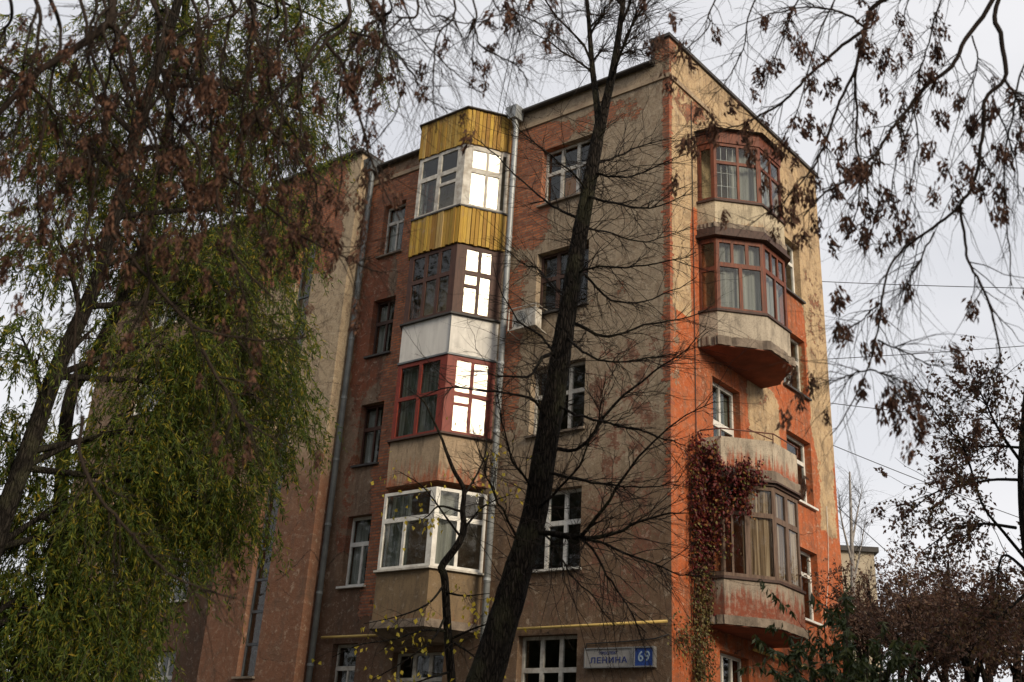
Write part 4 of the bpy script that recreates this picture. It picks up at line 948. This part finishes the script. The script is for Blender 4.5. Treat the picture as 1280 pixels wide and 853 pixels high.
# ---- dark green shrub at the foot of the end wall
hd = 12.0; c0 = at(1040, 1000, hd); c0[2] = 0
sh = empty('green_shrub', 'dark green shrub with lance shaped leaves before the orange wall', 'shrub', tuple(c0)); wd = Wood(); tw = Wood(); LP_, LD_ = [], []
for j_ in range(46):
    ex = rng.uniform(985, 1130); ey = (rng.uniform(765, 850) if rng.random() < .25 else rng.uniform(815, 880)) if ex < 1065 else rng.uniform(795, 880)
    if j_ < 5: ex, ey = [(1030,762),(1057,742),(1010,785),(985,812),(1060,770)][j_]
    e = at(ex, ey, hd+rng.normal()*.5); P = crom([c0+rng.normal(size=3)*np.array([.15,.15,0]), (c0+e)/2+rng.normal(size=3)*.15, e], 14); R = np.linspace(.022, .004, 14); wd.limb(P, R, 5)
    for q in [(P, R)]+grow(tw, P, R, 7, .25, .8, .8, .6, .1, .1, .006, 3, .45, .2, 6):
        m = 26; x = (1-rng.random(m)**1.3*.55)*(len(q[0])-1.01); i_ = x.astype(int); LP_.append(q[0][i_]+(q[0][i_+1]-q[0][i_])*(x-i_)[:,None]); LD_.append(np.array([0,0,-.8])+rng.normal(size=(m,3))*.6)
LP_ = np.concatenate(LP_); n = len(LP_); wd.build('stems', m_twig, sh, c0); tag(tw.build('twigs', m_twig, sh, c0), kind='stuff')
leaf_obj('foliage', LP_, np.concatenate(LD_), rng.uniform(.07,.12,n), rng.uniform(.022,.036,n), m_green_leaf, sh, c0)

# ---- creeper on the end wall and balconies
vb = (.1,.95,0); vn = empty('creeper_vine', 'dark red creeper hanging over the balcony and bay of the orange wall', 'vine', vb)
wd = Wood(); VP, VD, VP2, VD2 = [], [], [], []
def put_leaf(p, nrm, low):
    d = np.array([0,0,-1.])+np.array(nrm)*.5+rng.normal(size=3)*.4
    (VP2 if low else VP).append(p); (VD2 if low else VD).append(d)
strands = []
for _ in range(36):
    y0 = rng.uniform(.72, 1.38); z1 = rng.uniform(9.3, 10.75); z0 = rng.uniform(2.5, 8.5); m = 12
    P = np.stack([.05+rng.random(m)*.10, y0+np.cumsum(rng.normal(size=m)*.06), np.linspace(z0, z1, m)], 1); P[:,1] = np.clip(P[:,1], .62, 1.42); strands.append((P, (1,0,0)))
pls = bay_planes(RP)
for _ in range(48):
    i_, ulo, uhi = (0, 0, pls[0][1]) if rng.random() < .42 else (1, 0, pls[1][1]*.72)
    pl, L = pls[i_]; u = rng.uniform(ulo, uhi); z1 = 9.95+rng.uniform(-.2,.5 if i_ == 0 else .12); ln = rng.uniform(.5, 3.4) if i_ == 0 else rng.uniform(.2, 2.4)*max(.1, 1.0-u/L)**1.0; m = 9
    P = np.array([pl.p(u+k_*.012*rng.normal(), z1-ln*k_/(m-1), .05+.10*rng.random()+(.06 if z1-ln*k_/(m-1) > 9.6 else 0)) for k_ in range(m)]); strands.append((P, pl.N))
for P, nrm in strands:
    wd.limb(P, np.full(len(P), .006), 4); L = np.linalg.norm(np.diff(P, axis=0), axis=1).sum(); m = int(L*34)
    for x in rng.random(m)*(len(P)-1.01):
        i_ = int(x); p = P[i_]+(P[i_+1]-P[i_])*(x-i_)+rng.normal(size=3)*np.array([.05,.06,.05])+np.array(nrm)*abs(rng.normal())*.07
        if p[0] < .02: p[0] = .02+rng.random()*.1
        low = p[2] < 7.6+rng.normal()*.5
        if low and rng.random() < .45: continue
        put_leaf(p, nrm, low)
for _ in range(260):
    put_leaf(np.array([.05+rng.random()*.2, .35+rng.normal()*.25, 5.75+rng.normal()*.25]), (1,0,0), True)
wd.limb(np.array([[.1,.95,0],[.08,1.0,2.5],[.07,1.05,5],[.07,1.1,8],[.06,1.15,10.2]]), [.04,.035,.03,.022,.012], 7)
wd.build('stems', m_twig, vn, vb)
n = len(VP); leaf_obj('foliage', VP, VD, rng.uniform(.06,.115,n), rng.uniform(.05,.085,n), m_vine, vn, vb)
n = len(VP2); leaf_obj('faded_foliage', VP2, VD2, rng.uniform(.05,.09,n), rng.uniform(.035,.065,n), m_vine_low, vn, vb)

# ---- far pale building beyond the thicket
fb = at(1074, 760, 62); fb[2] = 0; ztop = at(1074, 690, 62)[2]
far = empty('far_building', 'pale cream building far beyond the plum coloured thicket', 'building', tuple(fb))
m_far = simple('far_cream_plaster', (.42,.36,.27), (.36,.30,.22), 1.0, .9)
ang = math.radians(35); PF = Plane((0,0,0), (math.cos(ang), math.sin(ang), 0), (math.sin(ang), -math.cos(ang), 0))
hs = [(u, u+.9, z, z+1.3) for u in (-3.7, -1.6) for z in np.arange(1.5, ztop-1.6, 3.0)]
q = MB(); plate(q, PF, -8, .9, 0, ztop, hs, -6, 0); q.build('wall', m_far, far)
q = MB(); plate(q, PF, -8.2, 1.1, ztop, ztop+.25, [], -6.2, .2); q.build('roof', m_roof, far)
q = MB(); plate(q, PF, -2.2, -.9, ztop+.25, ztop+1.3, [], -3, -.4); q.build('chimney_stack', m_far, far)
for h in hs: 
    f = glazing(far, 'window', PF, *h, [(.06,.47,.05,.95),(.53,.94,.05,.95)], -.15, m_white); 
    q = MB(); pbox(q, PF, h[0], h[1], h[2], h[3], -.5, -.45); q.build('room', m_room, f)

# ---- overhead wires
def wire(label, a, b, sag, r=.012):
    b = np.array(a)+(np.array(b)-np.array(a))*3.2; t = np.linspace(0, 1, 33)[:,None]; P = np.array(a)*(1-t)+b*t; P[:,2] -= (4*sag*t*(1-t))[:,0]
    q = MB(); q.tube(P, r, 5); tag(q.build('overhead_wire', m_wire), label, 'wire', 'overhead wires')
for (z0, e, sg, lab) in [(17.9, (1290,352,34), .25, 'highest thin wire leaving the far edge of the end wall'), (15.3, (1290,425,36), .2, 'second thin wire leaving the far edge of the end wall'), (13.9, (1290,512,38), .5, 'third thin wire leaving the far edge of the end wall'), (12.6, (1300,640,40), .5, 'fourth thin wire leaving the far edge of the end wall'), (10.8, (1220,752,40), .9, 'lowest slack wire leaving the far edge of the end wall')]:
    wire(lab, (-.02, 9.12, z0), at(*e), sg)
wire('wire rising steeply over the roof of the yellow plank bay', (-7.6, 1.5, 20.9), at(655, -20, 20), .1, .008)
wire('second wire rising steeply over the roof of the yellow plank bay', (-7.4, 1.5, 20.9), at(662, -20, 20), .1, .008)
wire('wire crossing above the grey stucco eave', (-4.6, 1.0, 20.95), at(800, -20, 18), .15, .008)

# ------------------------------------------------------------------ trees of the yard behind and beside the viewer (they shade the lower walls and show in the panes)
def yard_tree(x, y, h, r, lab):
    b = (x, y, 0); t = empty('yard_tree', lab, 'tree', b, 'yard trees opposite the house'); wd = Wood()
    P = crom([(x,y,0),(x+.2,y,h*.4),(x-.1,y+.2,h*.7),(x,y,h*.97)], 20); wd.limb(P, np.linspace(.32, .03, 20), 8)
    LP_ = []
    for k_ in range(16):
        a = rng.random()*6.28; zz = h*rng.uniform(.3, .92); e = np.array([x+math.cos(a)*r*rng.uniform(.4,.9), y+math.sin(a)*r*rng.uniform(.4,.9), zz+rng.uniform(.3,1.5)]); s0 = np.array([x, y, zz-1])
        wd.limb(crom([s0, (s0+e)/2+np.array([0,0,.4]), e], 8), np.linspace(.09, .02, 8), 5)
        LP_.append(e+rng.normal(size=(700,3))*np.array([r*.3, r*.3, h*.07]))
    LP_ = np.concatenate(LP_); n = len(LP_); wd.build('trunk', m_bark, t, b)
    leaf_obj('foliage', LP_, rng.normal(size=(n,3))+np.array([0,0,-.5]), rng.uniform(.2,.34,n), rng.uniform(.12,.2,n), m_yardleaf, t, b)
for (x, y, h, r, lab) in [(-14,-27,16,4.5,'broad green yard tree standing opposite the stair tower'), (-7,-33,17,4.5,'tall green yard tree opposite the bay windows'), (0,-38,18,5,'tall yard tree behind the viewer on the path'), (-21,-22,15,4.5,'green yard tree opposite the left wing'),
        (8,-42,16,4.5,'yard tree farther behind the viewer'), (21,-8,16,4.2,'tall added tree shading the lower walls from beside the street corner'), (26,1,12,3.4,'lower yard tree opposite the end wall'), (24,-15,16,4.2,'tall added shade tree on the street side, south of the corner tree'), (-13,-38,19,5,'tallest yard tree in the back row'), (-4,-26,14,3.8,'yard tree beside the path to the left of the viewer'), (3,-31,15,4,'leafy yard tree close behind the viewer'), (-28,-30,17,5,'yard tree at the far end of the back row'), (-18,-32,17,4.5,'dense yard tree between two taller ones'), (15,-36,15,4.2,'yard tree behind the viewer on the street side')]:  # the two tall street-side trees are added to block low sun
    yard_tree(x, y, h, r, lab)
for (x, y, h, r, lab) in [(-24,-17,29,4.5,'tall poplar opposite the left wing'), (-20,-23,30,4.5,'tallest poplar opposite the stair tower'), (-15,-28,29,4.5,'tall poplar in the middle of the yard'), (-29,-22,30,5,'tall poplar at the far end of the yard'), (-23,-31,31,5,'tall poplar in the second row of the yard')]: yard_tree(x, y, h, r, lab)
